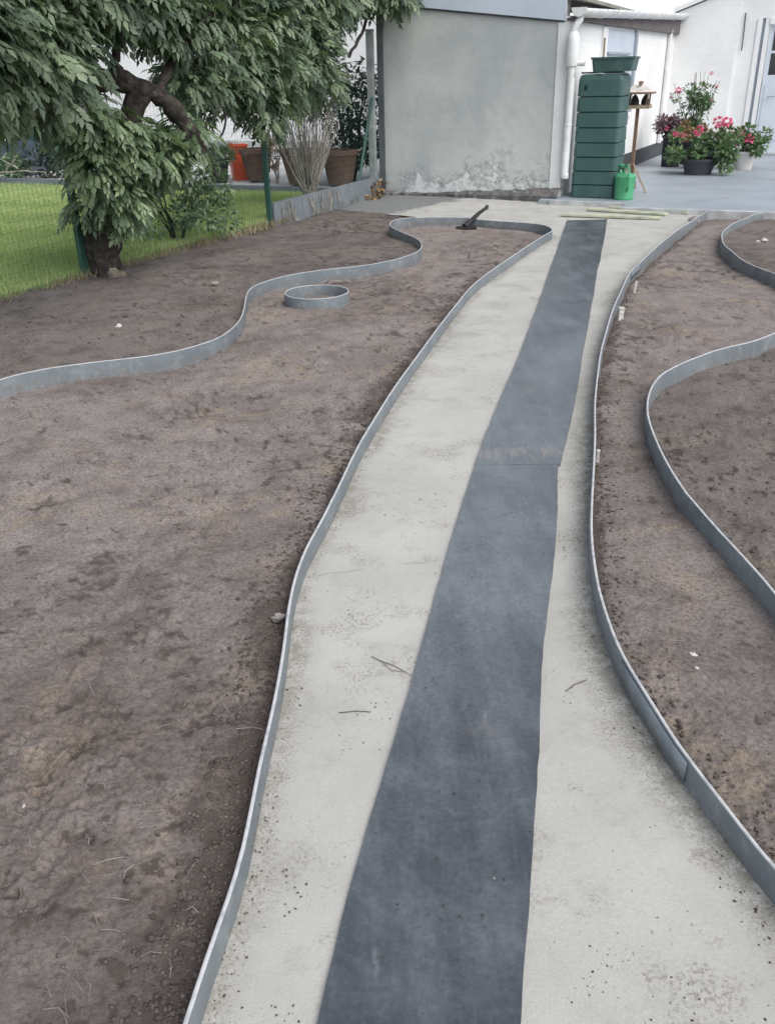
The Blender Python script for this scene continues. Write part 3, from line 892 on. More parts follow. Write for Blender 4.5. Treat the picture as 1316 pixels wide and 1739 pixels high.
strip('lawn_edging', L_left, 0.085, 'grey plastic edging along the left side of the pale path', 1, joints=((4.35, 1), (7.6, 1)))
strip('lawn_edging', L_serp, 0.10, 'grey edging winding in an S across the soil left of the path', 2)
strip('lawn_edging', L_right, Z_right, 'grey plastic edging along the right side of the pale path', 3, joints=((2.25, 1), (5.4, -1), (8.2, -1)))
strip('lawn_edging', L_low, 0.11, 'long bulging grey edging in the soil at the right edge of the picture', 4, joints=((4.6, 1),))
strip('lawn_edging', L_up, Z_up, 'short curved grey edging meeting the terrace at far right', 5)
an = np.linspace(0, 2 * np.pi, 64, endpoint=False)
ring = np.stack([-0.507 + 0.245 * np.cos(an), 6.824 + 0.245 * np.sin(an)], 1)
o = strip('edging_ring', ring, 0.10, 'round grey plastic ring standing alone on the brown soil', 6, closed=True, step=1)
o['category'] = 'ring'

# overlapping joint and screws of the strips
def peg(name, x, y, z0, z1, label, w=0.016, tilt=0.0):
    t = thing(name, label, 'stake', (x, y, z0), rnd.uniform(0, 3), 'stakes beside the right path edging')
    MB().box(-w / 2, w / 2, -w / 2, w / 2, -0.06, z1 - z0, 0.002, Matrix.Rotation(tilt, 3, 'X')).build('shaft', 'peg', t)
    MB().box(-w * 0.62, w * 0.62, -w * 0.62, w * 0.62, z1 - z0 - 0.001, z1 - z0 + 0.012, 0.003, Matrix.Rotation(tilt, 3, 'X')).build('head', 'peg', t)
    return t


peg('edging_stake', 2.02, 7.02, -0.02, 0.065, 'thin pale stake beside the right path edging, farthest of three', 0.018, 0.1)
peg('edging_stake', 1.69, 6.16, -0.01, 0.07, 'broad-headed pale stake beside the right path edging, middle of three', 0.035, 0.05)
peg('edging_stake', 0.955, 3.62, 0.0, 0.055, 'small white stake beside the right path edging, nearest of three', 0.013)

# ---------------------------------------------------------------- rubber mats on the path
def mat_strip(name, Lp, Rp, zt, label, seed):
    A, B = smooth_line(Lp, 0.05), smooth_line(Rp, 0.05)
    n = 150
    def res(P):
        s = np.concatenate([[0], np.cumsum(np.linalg.norm(np.diff(P, axis=0), axis=1))])
        q = np.linspace(0, s[-1], n)
        return np.stack([np.interp(q, s, P[:, 0]), np.interp(q, s, P[:, 1])], 1)
    A, B = res(A), res(B)
    D = (B - A) / np.linalg.norm(B - A, axis=1)[:, None]
    A = A + D * (0.004 * vnoise(A[:, 1], A[:, 1] * 0, 2.1, seed) + 0.0015 * vnoise(A[:, 1], A[:, 1] * 0, 15, seed))[:, None]
    B = B + D * (0.005 * vnoise(B[:, 1], B[:, 1] * 0, 2.3, seed + 2) + 0.002 * vnoise(B[:, 1], B[:, 1] * 0, 17, seed))[:, None]
    m = 26
    t = np.linspace(0, 1, m)
    P = A[:, None] * (1 - t[None, :, None]) + B[:, None] * t[None, :, None]
    x, y = P[..., 0], P[..., 1]
    z = zt + 0.0035 * vnoise(x, y, 2.2, seed) + 0.0015 * vnoise(x, y, 6, seed + 1) + 0.003 * (np.abs(t * 2 - 1) ** 10)[None]
    V = np.concatenate([np.stack([x, y, z], 2).reshape(-1, 3)])
    I = np.arange(n * m).reshape(n, m)
    F = np.stack([I[:-1, :-1].ravel(), I[:-1, 1:].ravel(), I[1:, 1:].ravel(), I[1:, :-1].ravel()], 1)
    # edge skirts give the sheet its thickness
    rimi = np.concatenate([I[0], I[1:, -1], I[-1, ::-1][1:], I[::-1, 0][1:-1]])
    low = V[rimi].copy()
    low[:, 2] = -0.004
    k0 = len(V)
    V = np.vstack([V, low])
    K = len(rimi)
    a = np.arange(K)
    F = np.vstack([F, np.stack([rimi, k0 + a, k0 + (a + 1) % K, rimi[(a + 1) % K]], 1)])
    o = np_mesh(name, V, F, 'rubber', smooth=True)
    o.data.set_sharp_from_angle(angle=R(40))
    return tag(o, label, 'mat', 'black rubber mats down the path')


mat_strip('rubber_mat', MAT_FAR_L, MAT_FAR_R, 0.011, 'dusty black rubber mat on the path, the half towards the shed', 11)
mat_strip('rubber_mat', MAT_NEAR_L + [(-0.22, 0.5), (-0.30, -0.1)], MAT_NEAR_R + [(0.13, 0.5), (0.03, -0.1)], 0.007, 'dark rubber mat on the path, the half towards the camera', 14)
# ridge of the overlapping end

# ---------------------------------------------------------------- the rendered shed with its white side wall
shed = thing('garden_shed', 'lean-to with flaking grey rendered gable and white side wall with gutter', 'shed', W(0, 0), ROT)
# plaster stops on a ragged line above the footing
pl = [(0.0, 2.62), (0.0, 0.0)]
for i in range(1, 40):
    u = 2.6 * i / 40
    pl.append((u, 0.004 + 0.11 * max(0, (u - 0.7) / 1.9) + 0.016 * rnd.uniform(-1, 1)))
pl += [(2.6, 0.12), (2.6, 2.42)]
MB().prism(pl[::-1], 0.0, 0.24, 'y').build('gable_wall', 'render', shed)
ft = MB()
nseg = 46
fv, ff = [], []
for i in range(nseg + 1):
    u = -0.02 + 2.72 * i / nseg
    o1 = 0.03 + 0.04 * rnd.random() + 0.26 * max(0, (u - 1.0) / 1.7)
    h1 = 0.03 + 0.025 * rnd.random() + 0.10 * max(0, (u - 0.7) / 1.9)
    fv += [(u, -o1, -0.1), (u, -o1 * 0.9, h1 * 0.5 + 0.01 * rnd.random()), (u, -o1 * 0.35, h1), (u, 0.02, h1 + 0.012)]
for i in range(nseg):
    for j in range(3):
        ff.append((i * 4 + j, i * 4 + 4 + j, i * 4 + 5 + j, i * 4 + 1 + j))
ft.add(fv, ff).build('footing', 'dark_footing', shed)
fz = lambda u: 2.455 - 0.118 * u
MB().prism([(-0.06, fz(-0.06)), (2.615, fz(2.615)), (2.615, fz(2.615) + 0.30), (-0.06, fz(-0.06) + 0.42)], -0.045, -0.003, 'y').build('fascia_board', 'fascia', shed)
MB().prism([(-0.03, fz(-0.03) - 0.022), (2.60, fz(2.6) - 0.022), (2.60, fz(2.6) + 0.06), (-0.03, fz(-0.03) + 0.06)], -0.022, -0.002, 'y').build('drip_edge', 'dark_trim', shed)
MB().prism([(0.0, 2.70), (2.84, 2.355), (2.84, 2.395), (0.0, 2.745)], 0.02, 7.0, 'y').build('roof', 'roof', shed)
MB().box(-0.012, 0.075, -0.03, 0.0, 0.0, 2.46).build('corner_trim', 'dark_trim', shed)
# side wall runs away from the camera
S0, S1 = Vector((2.602, 0.0)), Vector((2.93, 7.0))
sdv = (S1 - S0).normalized()
snv = Vector((sdv.y, -sdv.x))


def SW(t, out, z):
    p = S0 + sdv * t + snv * out
    return (p.x, p.y, z)


def sbox(t0, t1, o0, o1, z0, z1, z1b=None):
    z1b = z1 if z1b is None else z1b
    vs = [SW(t0, o0, z0), SW(t0, o1, z0), SW(t1, o1, z0), SW(t1, o0, z0), SW(t0, o0, z1), SW(t0, o1, z1), SW(t1, o1, z1b), SW(t1, o0, z1b)]
    return vs, [(0, 3, 2, 1), (4, 5, 6, 7), (0, 1, 5, 4), (1, 2, 6, 5), (2, 3, 7, 6), (3, 0, 4, 7)]


MB().add(*sbox(-0.02, 7.0, -0.08, 0.07, 0.0, 2.20, 2.40)).build('side_wall', 'block_white', shed)
MB().add(*sbox(0.55, 6.98, 0.07, 0.086, 0.03, 0.30)).build('plinth', 'plinth', shed)
MB().add(*sbox(-0.03, 6.98, 0.03, 0.15, 2.14, 2.175, 2.375)).build('soffit_board', 'soffit', shed)
win = MB().add(*sbox(1.80, 3.55, 0.07, 0.078, 0.95, 2.10)).build('louvre_window', 'fascia', shed)
for zz in (1.42, 1.54, 1.66, 1.78):
    MB().add(*sbox(1.86, 3.25, 0.078, 0.115, zz, zz + 0.03)).build('slat', 'frame_grey', win)
MB().add(*sbox(3.55, 3.68, 0.07, 0.11, 0.95, 2.12)).build('window_post', 'frame_grey', win)
MB().add(*sbox(1.55, 1.80, 0.07, 0.10, 0.95, 2.12)).build('window_post', 'white_paint', win)
MB().add(*sbox(1.5, 3.7, 0.07, 0.13, 0.90, 0.95)).build('sill', 'white_paint', win)
MB().tube([SW(6.2, 0.115, 0.3), SW(6.2, 0.115, 2.2)], 0.04, 10).build('rear_downpipe', 'pvc', shed, True)
# half-round gutter with end cap and joints
g0, g1 = Vector(SW(-0.09, 0.20, 2.27)), Vector(SW(6.95, 0.20, 2.47))
gr = 0.092
gv, gf = [], []
for i in range(15):
    p = g0.lerp(g1, i / 14)
    for j in range(11):
        a = math.pi * j / 10
        gv.append((p.x - math.cos(a) * gr * snv.x, p.y - math.cos(a) * gr * snv.y, p.z - math.sin(a) * gr))
for i in range(14):
    for j in range(10):
        gf.append((i * 11 + j, i * 11 + j + 1, (i + 1) * 11 + j + 1, (i + 1) * 11 + j))
gut = MB().add(gv, gf)
go_ = gut.build('gutter', 'pvc', shed, True)
sm = go_.modifiers.new('thickness', 'SOLIDIFY')
sm.thickness = 0.006
cap = [(g0.x - math.cos(math.pi * j / 12) * 0.098 * snv.x, g0.y - 0.004 - math.cos(math.pi * j / 12) * 0.098 * snv.y, g0.z + 0.012 - math.sin(math.pi * j / 12) * 0.104) for j in range(13)]
MB().add(cap + [(x, y - 0.014, z) for x, y, z in cap], [tuple(range(13)), tuple(range(25, 12, -1))] + [(j, 13 + j, 14 + j, j + 1) for j in range(12)] + [(12, 25, 13, 0)]).build('gutter_end_cap', 'pvc', go_)
for f in (0.14, 0.40, 0.62, 0.85):
    p = g0.lerp(g1, f)
    MB().tube([(p.x - math.cos(math.pi * j / 10) * 0.098 * snv.x, p.y - math.cos(math.pi * j / 10) * 0.098 * snv.y, p.z - math.sin(math.pi * j / 10) * 0.098) for j in range(11)], 0.013, 6).build('gutter_joint', 'pvc', go_)
# downpipe at the near corner with its diverter to the barrel
dp = thing('downpipe', 'white plastic downpipe with diverter at the shed corner beside the barrel', 'pipe', W(2.74, -0.075, 0.3), ROT)
MB().tube([(-0.005, 0, 0.0), (0.0, 0, 0.7), (0.005, 0, 1.34)], 0.052, 14).build('lower_pipe', 'pvc', dp, True)
MB().lathe([(0.05, 1.32), (0.078, 1.335), (0.084, 1.36), (0.084, 1.60), (0.080, 1.66), (0.062, 1.70), (0.048, 1.72)], 18).build('diverter', 'pvc', dp, True)
MB().tube([(0.0, 0, 1.70), (0.004, 0, 1.75), (0.03, 0.01, 1.80), (0.06, 0.03, 1.85), (0.062, 0.04, 1.90)], 0.043, 14).build('offset_elbow', 'pvc', dp, True)
MB().tube([(0.03, 0, 1.37), (0.10, 0.0, 1.365), (0.165, 0.0, 1.36)], [0.036, 0.034, 0.03], 12).build('outlet_pipe', 'pvc', dp, True)
MB().lathe([(0.05, 0.62), (0.054, 0.63), (0.054, 0.66), (0.05, 0.67)], 16).build('pipe_clip', 'pvc', dp, True)
MB().lathe([(0.05, -0.012), (0.052, 0.0), (0.052, 0.05), (0.047, 0.06)], 16).build('pipe_socket', 'pvc', dp, True)

# concrete post and green fence along the boundary
ep = thing('fence_end_post', 'pale weathered concrete post against the left corner of the grey shed', 'post', W(-0.10, -0.06, 0.0), ROT)
MB().box(-0.045, 0.045, -0.045, 0.045, 0.0, 2.12, 0.008).build('shaft', 'post_concrete', ep)
MB().box(-0.05, 0.05, -0.05, 0.05, 2.12, 2.15, 0.006).build('cap', 'post_concrete', ep)

fence = thing('wire_fence', 'green welded wire mesh fence with posts beside the lawn', 'fence', W(0, 0), ROT)
FV = (-12.7, -9.5, -6.35, -3.18)
FH = 1.52
for v in FV:
    p = MB().box(-0.028, 0.028, v - 0.028, v + 0.028, -0.05, FH + 0.05, 0.006).build('post', 'green_metal', fence)
    MB().box(-0.031, 0.031, v - 0.031, v + 0.031, FH + 0.05, FH + 0.065, 0.004).build('post_cap', 'green_metal', p)
MB().tube([(-0.02, -0.75, 0.16), (-0.06, -0.12, 1.30)], 0.022, 8).build('brace', 'green_metal', fence)
wv, wf = [], []


def wire(a, b, r):
    a, b = Vector(a), Vector(b)
    t = (b - a).normalized()
    s = t.cross(Vector((1, 0, 0))).normalized() if abs(t.x) < 0.9 else Vector((0, 1, 0))
    w = t.cross(s)
    k0 = len(wv)
    for p in (a, b):
        for j in range(3):
            an = 2.094 * j
            wv.append(p + (s * math.cos(an) + w * math.sin(an)) * r)
    for j in range(3):
        wf.append((k0 + j, k0 + (j + 1) % 3, k0 + 3 + (j + 1) % 3, k0 + 3 + j))


v = -12.7
while v < -0.12:
    d = 0.004 * math.sin(v * 9)
    wire((0.032 + d, v, 0.06), (0.032 - d, v + 0.004 * math.sin(v * 5), FH), 0.0011)
    v += 0.0508
z = 0.08
while z < FH:
    for v0 in np.arange(-12.7, -0.2, 0.5):
        wire((0.034, v0, z + 0.003 * math.sin(v0 * 3)), (0.034, min(v0 + 0.5, -0.12), z + 0.003 * math.sin((v0 + .5) * 3)), 0.0011)
    z += 0.0762
mb = MB()
mb.v, mb.f = [tuple(x) for x in wv], wf
mb.build('wire_mesh', 'green_wire', fence)['kind'] = 'stuff'

# grey boards at the foot of the fence, second bay
for i, (v0, v1, lab) in enumerate(((-3.14, -1.66, 'grey concrete gravel board under the fence, beside the green post'), (-1.65, -0.16, 'grey concrete gravel board under the fence, next to the shed corner'))):
    b = MB().box(0.005, 0.045, v0, v1, -0.1, 0.27 + 0.0 * i, 0.006).build('gravel_board', 'grey_board')
    b.location, b.rotation_euler = W(0, 0), (0, 0, ROT)
    tag(b, lab, 'board', 'gravel boards under the fence')

# ---------------------------------------------------------------- white house at the back of the terrace
house = thing('white_house', 'white painted house wall with a glazed door behind the flower pots', 'house', W(0, 0), ROT)
MB().prism([(2.96, 0.0), (4.10, 0.0), (4.10, 2.88), (3.0, 2.50), (2.96, 2.48)], 6.86, 7.3, 'y').build('front_wall', 'block_white', house)
MB().prism([(4.101, 0.0), (4.42, 0.0), (4.42, 3.0), (4.101, 2.89)], 6.98, 7.3, 'y').build('return_wall', 'white_paint', house)
MB().prism([(5.75, 0.0), (9.0, 0.0), (9.0, 4.0), (4.42, 3.0), (4.42, 2.35), (5.75, 2.35)], 6.98, 7.3, 'y').build('door_wall', 'white_paint', house)
MB().prism([(2.94, 2.50), (4.12, 2.91), (9.0, 4.05), (9.0, 4.12), (4.12, 2.98), (2.94, 2.57)], 6.80, 10.0, 'y').build('roof', 'white_paint', house)
df = MB().box(4.421, 4.50, 6.955, 7.2, 0.05, 2.35).box(4.555, 4.63, 6.985, 7.2, 0.05, 2.35).box(5.55, 5.749, 6.955, 7.2, 0.05, 2.35).box(4.631, 5.549, 6.96, 7.2, 2.25, 2.35).build('door_frame', 'white_paint', house)
MB().box(4.501, 4.554, 7.02, 7.18, 0.05, 2.35).build('frame_groove', 'frame_grey', df)
dr = MB().box(4.645, 5.535, 7.03, 7.08, 0.07, 1.42, 0.004).box(4.645, 4.72, 7.03, 7.08, 1.42, 2.24).box(5.46, 5.535, 7.03, 7.08, 1.42, 2.24).box(4.721, 5.459, 7.03, 7.08, 2.16, 2.24).box(4.721, 5.459, 7.03, 7.08, 1.78, 1.82).build('door', 'door_white', house)
for z0, z1 in ((1.421, 1.779), (1.821, 2.159)):
    MB().box(4.722, 5.458, 7.045, 7.06, z0, z1).build('pane', 'glass', dr)
MB().box(4.70, 5.48, 7.018, 7.03, 0.30, 1.25, 0.004).build('door_panel', 'door_white', dr)
MB().tube([(4.78, 7.0, 1.05), (4.78, 6.97, 1.06), (4.90, 6.97, 1.06)], 0.010, 8).build('door_handle', 'frame_grey', dr)
MB().box(4.44, 5.75, 6.85, 7.03, 0.051, 0.085, 0.005).build('door_sill', 'kerb', house)
stay = MB().tube([(4.19, 6.955, 2.45), (4.20, 6.95, 2.2), (4.21, 6.95, 1.90), (4.205, 6.94, 1.84)], 0.012, 6).build('door_stay', 'dark_trim')
stay.location, stay.rotation_euler = W(0, 0), (0, 0, ROT)
tag(stay, 'thin dark iron rod hanging on the white wall beside the door', 'rod')

# ---------------------------------------------------------------- neighbour's white house
nb = thing('neighbour_house', 'white house wall behind the pots and vine next door', 'house', W(0, 0), ROT)
MB().box(-9.0, -0.25, 4.2, 4.5, 0.0, 4.6).build('wall', 'block_white', nb)
MB().box(-9.0, -0.25, 4.17, 4.199, 0.10, 0.42).build('plinth', 'kerb', nb)
MB().prism([(4.0, 4.62), (8.5, 6.6), (8.5, 6.7), (3.9, 4.70)], -9.2, -0.1, 'x').build('roof', 'roof', nb)
gf_ = thing('garden_fence', 'dark green board fence behind the lawn at far left', 'fence', W(0, 0), ROT)
for i in range(14):
    MB().box(-16.0 + 0.5 * i, -15.51 + 0.5 * i, 3.2, 3.225 + 0.004 * (i % 2), 0.05, 2.5, 0.004).build('board', 'tarp', gf_)
for i in range(5):
    MB().box(-16.04 + 1.74 * i, -15.95 + 1.74 * i, 3.24, 3.33, 0.0, 2.6, 0.006).build('post', 'tarp', gf_)

# ---------------------------------------------------------------- leaves
def leaf_cloud(name, pos, dirs, size, mat, parent, kind='simple', tone=None, seed=0, width=0.42, droop=0.25):
    g = np.random.default_rng(seed)
    n = len(pos)
    if kind == 'pinnate':
        T = []
        for i in range(4):
            for s in (-1, 1):
                x = 0.22 + 0.19 * i
                ln = 0.42 - 0.025 * abs(i - 1.5)
                d = np.array([0.62, 0.78 * s, -0.10])
                w = np.array([-0.78 * s, 0.62, 0.0]) * 0.125
                b0 = np.array([x, 0.01 * s, 0])
                T += [b0, b0 + d * ln * 0.45 + w + [0, 0, 0.02], b0 + d * ln + [0, 0, -0.05], b0 + d * ln * 0.45 - w + [0, 0, 0.02]]
        b0 = np.array([0.97, 0, 0])
        T += [b0, b0 + [0.18, 0.125, 0.01], b0 + [0.44, 0, -0.04], b0 + [0.18, -0.125, 0.01]]
        T = np.array(T)
    elif kind == 'lobed':
        T = []
        for an, ln in ((0, 0.75), (0.75, 0.6), (-0.75, 0.6), (1.5, 0.42), (-1.5, 0.42)):
            d = np.array([math.cos(an), math.sin(an), -0.08])
            w = np.array([-math.sin(an), math.cos(an), 0]) * 0.17
            b0 = np.array([0.25, 0, 0])
            T += [b0, b0 + d * ln * 0.5 + w, b0 + d * ln + [0, 0, -0.05], b0 + d * ln * 0.5 - w]
        T = np.array(T)
    else:
        T = np.array([[0, 0, 0], [0.45, width / 2, 0.05], [1, 0, -0.05], [0.45, -width / 2, 0.05]], float)
    T[:, 2] -= droop * T[:, 0] ** 2
    k = len(T)
    X = dirs / (np.linalg.norm(dirs, axis=1)[:, None] + 1e-9)
    up = np.stack([g.normal(0, 0.45, n), g.normal(0, 0.45, n), np.ones(n)], 1)
    Yv = np.cross(up, X)
    Yv /= np.linalg.norm(Yv, axis=1)[:, None] + 1e-9
    Z = np.cross(X, Yv)
    s = size * g.uniform(0.72, 1.25, n)
    V = pos[:, None] + s[:, None, None] * (T[None, :, :1] * X[:, None] + T[None, :, 1:2] * Yv[:, None] + T[None, :, 2:3] * Z[:, None])
    V = V + g.normal(0, 0.012, V.shape) * s[:, None, None]
    q = k // 4
    base = (np.arange(n)[:, None] * k + np.arange(q)[None] * 4).ravel()
    F = np.concatenate([np.stack([base, base + 1, base + 2], 1), np.stack([base, base + 2, base + 3], 1)])
    t = g.uniform(0, 1, n) if tone is None else tone
    t = np.clip(np.repeat(t, k) + np.repeat(g.normal(0, 0.10, n * q), 4), 0, 1)
    return np_mesh(name, V.reshape(-1, 3), F, mat, parent, {'tone': t})


def ball(centers, per, rad, seed, squash=0.8, shell=0.35):
    """points in fuzzy balls round the centres with outward directions"""
    g = np.random.default_rng(seed)
    c = np.repeat(np.array(centers, float), per, 0)
    d = g.normal(0, 1, c.shape)
    d /= np.linalg.norm(d, axis=1)[:, None]
    r = rad * (shell + (1 - shell) * g.uniform(0, 1, len(c)) ** 0.6)
    p = c + d * r[:, None] * np.array([1, 1, squash])
    return p, d, g


CLUMPS = [(-2.29,5.38,2.39), (-2.62,6.17,2.50), (-2.25,5.32,2.29), (-2.69,6.35,2.43), (-2.45,5.63,2.19), (-2.67,6.12,2.24), (-2.44,5.62,2.04), (-2.65,6.13,2.08), (-2.46,5.53,1.87), (-2.81,6.32,1.90), (-2.52,5.63,1.80), (-2.80,6.26,1.82), (-2.37,5.94,2.51), (-2.58,6.49,2.59), (-2.39,5.98,2.31), (-2.70,6.76,2.40), (-2.38,5.80,2.16), (-2.75,6.69,2.25), (-2.35,5.78,2.08), (-2.64,6.51,2.14), (-2.47,6.00,1.92), (-2.70,6.57,1.95), (-2.46,5.78,1.77), (-2.79,6.58,1.80), (-2.34,6.29,2.48), (-2.63,7.08,2.60), (-2.37,6.34,2.34), (-2.55,6.84,2.40), (-2.43,6.44,2.20), (-2.65,7.00,2.26), (-2.44,6.37,2.11), (-2.67,6.97,2.16), (-2.49,6.29,1.97), (-2.79,7.04,2.01), (-2.47,6.07,1.74), (-2.71,6.66,1.75), (-2.58,6.30,1.59), (-2.73,6.67,1.59), (-2.28,6.63,2.60), (-2.47,7.18,2.68), (-2.29,6.60,2.37), (-2.60,7.49,2.47), (-2.35,6.53,2.29), (-2.52,7.00,2.34), (-2.39,6.52,2.10), (-2.58,7.03,2.14), (-2.40,6.37,1.90), (-2.76,7.33,1.94), (-2.41,6.58,1.79), (-2.67,7.30,1.81), (-2.48,6.57,1.60), (-2.75,7.30,1.60), (-2.17,6.85,2.59), (-2.42,7.67,2.71), (-2.30,6.95,2.47), (-2.47,7.47,2.53), (-2.24,6.78,2.32), (-2.49,7.54,2.40), (-2.34,6.77,2.10), (-2.50,7.24,2.14), (-2.34,6.90,1.96), (-2.54,7.47,1.99), (-2.29,6.65,1.75), (-2.54,7.36,1.77), (-2.36,6.74,1.56), (-2.64,7.52,1.55), (-2.09,7.04,2.63), (-2.29,7.72,2.73), (-2.13,6.98,2.44), (-2.35,7.71,2.53), (-2.16,7.16,2.35), (-2.39,7.92,2.43), (-2.25,7.17,2.17), (-2.40,7.64,2.20), (-2.28,7.11,1.97), (-2.43,7.57,1.99), (-2.32,7.18,1.80), (-2.50,7.73,1.82), (-2.07,7.48,2.66), (-2.22,8.01,2.74), (-2.06,7.32,2.53), (-2.22,7.89,2.60), (-2.02,7.29,2.28), (-2.23,8.03,2.35), (-2.12,7.54,2.15), (-2.27,8.05,2.18), (-1.96,7.69,2.72), (-2.08,8.18,2.80), (-1.93,7.58,2.52), (-2.11,8.27,2.61), (-1.88,7.55,2.37), (-2.15,8.63,2.48), (-1.97,7.71,2.12), (-2.20,8.62,2.18), (-1.80,8.29,2.81), (-1.96,9.03,2.92), (-1.81,8.03,2.56), (-1.97,8.76,2.65), (-1.89,8.03,2.43), (-2.02,8.61,2.49), (-1.91,8.32,2.26), (-2.05,8.94,2.31), (-1.64,8.43,2.79), (-1.83,9.43,2.93), (-1.77,8.49,2.64), (-1.90,9.13,2.72), (-1.78,8.54,2.37), (-1.90,9.13,2.43), (-1.81,8.44,2.17), (-1.98,9.26,2.23), (-1.82,8.49,2.05), (-2.00,9.30,2.09), (-1.64,9.04,2.85), (-1.75,9.69,2.94), (-1.57,9.10,2.74), (-1.71,9.90,2.84), (-1.64,8.74,2.47), (-1.79,9.54,2.55), (-1.68,9.05,2.26), (-1.75,9.44,2.29), (-1.68,8.68,2.06), (-1.81,9.36,2.10), (-1.63,8.93,1.76), (-1.79,9.79,1.77), (-1.74,8.85,1.60), (-1.90,9.67,1.60), (-1.41,9.24,2.92), (-1.53,10.00,3.03), (-1.52,9.32,2.70), (-1.61,9.89,2.77), (-1.52,9.17,2.52), (-1.65,9.97,2.60), (-1.50,9.54,2.30), (-1.60,10.17,2.35), (-1.54,9.32,2.06), (-1.67,10.10,2.10), (-1.58,9.30,1.78), (-1.68,9.92,1.80), (-1.56,9.18,1.54), (-1.71,10.02,1.54), (-1.33,9.88,2.94), (-1.39,10.35,3.01), (-1.26,9.74,2.71), (-1.36,10.52,2.80), (-1.40,9.68,2.48), (-1.51,10.47,2.55), (-1.34,9.90,2.28), (-1.43,10.53,2.33), (-1.40,9.42,2.03), (-1.52,10.17,2.07), (-1.35,9.64,1.88), (-1.45,10.34,1.90), (-1.36,9.64,1.61), (-1.50,10.67,1.61), (-1.13,10.34,3.01), (-1.19,10.89,3.08), (-1.12,10.30,2.88), (-1.18,10.90,2.95), (-1.15,10.27,2.63), (-1.24,11.04,2.70), (-1.25,10.01,2.34), (-1.35,10.82,2.40), (-1.23,9.94,2.11), (-1.34,10.78,2.15), (-1.19,10.13,1.83), (-1.28,10.84,1.85), (-1.26,9.90,1.57), (-1.37,10.77,1.57), (-1.23,10.34,1.30), (-1.28,10.81,1.28), (-0.94,10.72,3.06), (-0.99,11.35,3.15), (-0.99,10.73,2.84), (-1.03,11.13,2.89), (-1.07,10.59,2.56), (-1.12,11.13,2.61), (-1.01,10.43,2.30), (-1.08,11.16,2.35), (-1.07,10.39,2.07), (-1.14,11.05,2.10), (-1.02,10.57,1.75), (-1.11,11.43,1.76), (-1.10,10.58,1.49), (-1.15,11.15,1.49), (-0.80,10.97,3.20), (-0.85,11.64,3.30), (-0.82,10.89,2.90), (-0.89,11.77,3.00), (-0.86,10.95,2.55), (-0.92,11.69,2.62), (-0.84,11.21,2.33), (-0.88,11.80,2.37), (-0.85,11.23,2.08), (-0.89,11.74,2.10), (-0.82,11.17,1.75), (-0.87,11.77,1.76), (-0.92,11.06,1.51), (-0.99,11.87,1.50), (-0.49,11.61,3.25), (-0.52,12.34,3.36), (-0.63,11.63,2.92), (-0.67,12.35,3.01), (-0.62,11.44,2.61), (-0.66,12.18,2.68), (-0.55,11.53,2.47), (-0.60,12.52,2.54), (-0.65,11.56,2.15), (-0.69,12.30,2.18), (-0.71,11.39,1.86), (-0.76,12.11,1.87), (-0.71,11.68,1.52), (-0.74,12.15,1.52), (-0.31,12.05,3.33), (-0.33,12.90,3.45), (-0.41,12.14,2.95), (-0.42,12.51,2.99), (-0.26,12.40,2.77), (-0.28,13.09,2.84), (-0.40,12.10,2.41), (-0.42,12.86,2.46), (-0.07,12.72,3.38), (-0.07,13.40,3.48), (-0.06,12.72,3.12), (-0.06,13.41,3.21), (-0.15,12.57,2.70), (-0.16,13.06,2.74), (-0.00,12.73,2.54), (-0.00,13.59,2.60), (0.24,12.77,3.37), (0.25,13.42,3.46), (0.11,12.95,3.06), (0.12,13.57,3.13), (0.24,12.76,2.80), (0.26,13.50,2.87), (0.27,12.85,2.56), (0.28,13.45,2.60)]
TRUNK_CLUMPS = [(-1.82,8.15,1.05), (-2.25,8.19,0.90), (-2.18,7.62,0.69), (-2.15,7.55,1.30), (-2.29,7.72,1.23), (-2.30,7.51,1.08), (-2.38,8.03,1.16), (-2.22,8.02,0.90), (-1.98,8.50,1.08), (-2.10,8.02,0.93), (-2.24,7.42,0.98), (-2.26,8.37,0.86), (-1.76,8.62,1.21), (-2.09,7.60,1.19), (-2.34,8.06,0.62), (-2.48,7.82,0.67), (-1.93,8.50,1.04), (-2.19,7.99,0.73), (-2.25,7.38,1.36), (-2.30,7.80,1.25), (-1.92,8.16,0.90), (-1.94,8.15,1.10), (-1.80,8.02,1.02), (-2.20,7.96,1.06), (-2.53,7.86,1.21), (-2.31,7.51,1.03), (-2.27,7.73,1.24), (-2.21,7.46,1.36), (-2.26,7.42,1.01), (-2.11,7.62,0.81), (-2.07,7.59,1.06), (-1.58,8.13,1.16), (-2.10,8.13,1.22), (-2.08,7.56,1.28), (-1.93,8.48,1.10), (-2.14,7.86,0.59), (-2.35,8.09,1.14), (-1.89,7.84,1.08)]

vine = thing('wisteria_vine', 'big leafy wisteria with gnarled trunk spilling over the green wire fence', 'vine', (-2.45, 8.0, 0.0))


def V0(*pts):
    return [(x + 2.45, y - 8.0, z) for x, y, z in pts]


def bent(pts, r0, r1, n=8, seed=0, wob=0.02):
    q = random.Random(seed)
    L = smooth_line([(a, b) for a, b, c in pts], 0.10)
    P = [Vector(p) for p in pts]
    out = []
    for i in range(len(P) - 1):
        for t in (0, 0.33, 0.66):
            out.append(P[i].lerp(P[i + 1], t))
    out.append(P[-1])
    for i in range(1, len(out) - 1):
        out[i] = (out[i - 1] + out[i] * 2 + out[i + 1]) / 4
    out = [p + Vector((q.uniform(-wob, wob), q.uniform(-wob, wob), q.uniform(-wob, wob))) for p in out]
    rad = [r0 + (r1 - r0) * i / (len(out) - 1) for i in range(len(out))]
    rad = [r * q.uniform(0.82, 1.2) for r in rad]
    return MB().tube(out, rad, n)


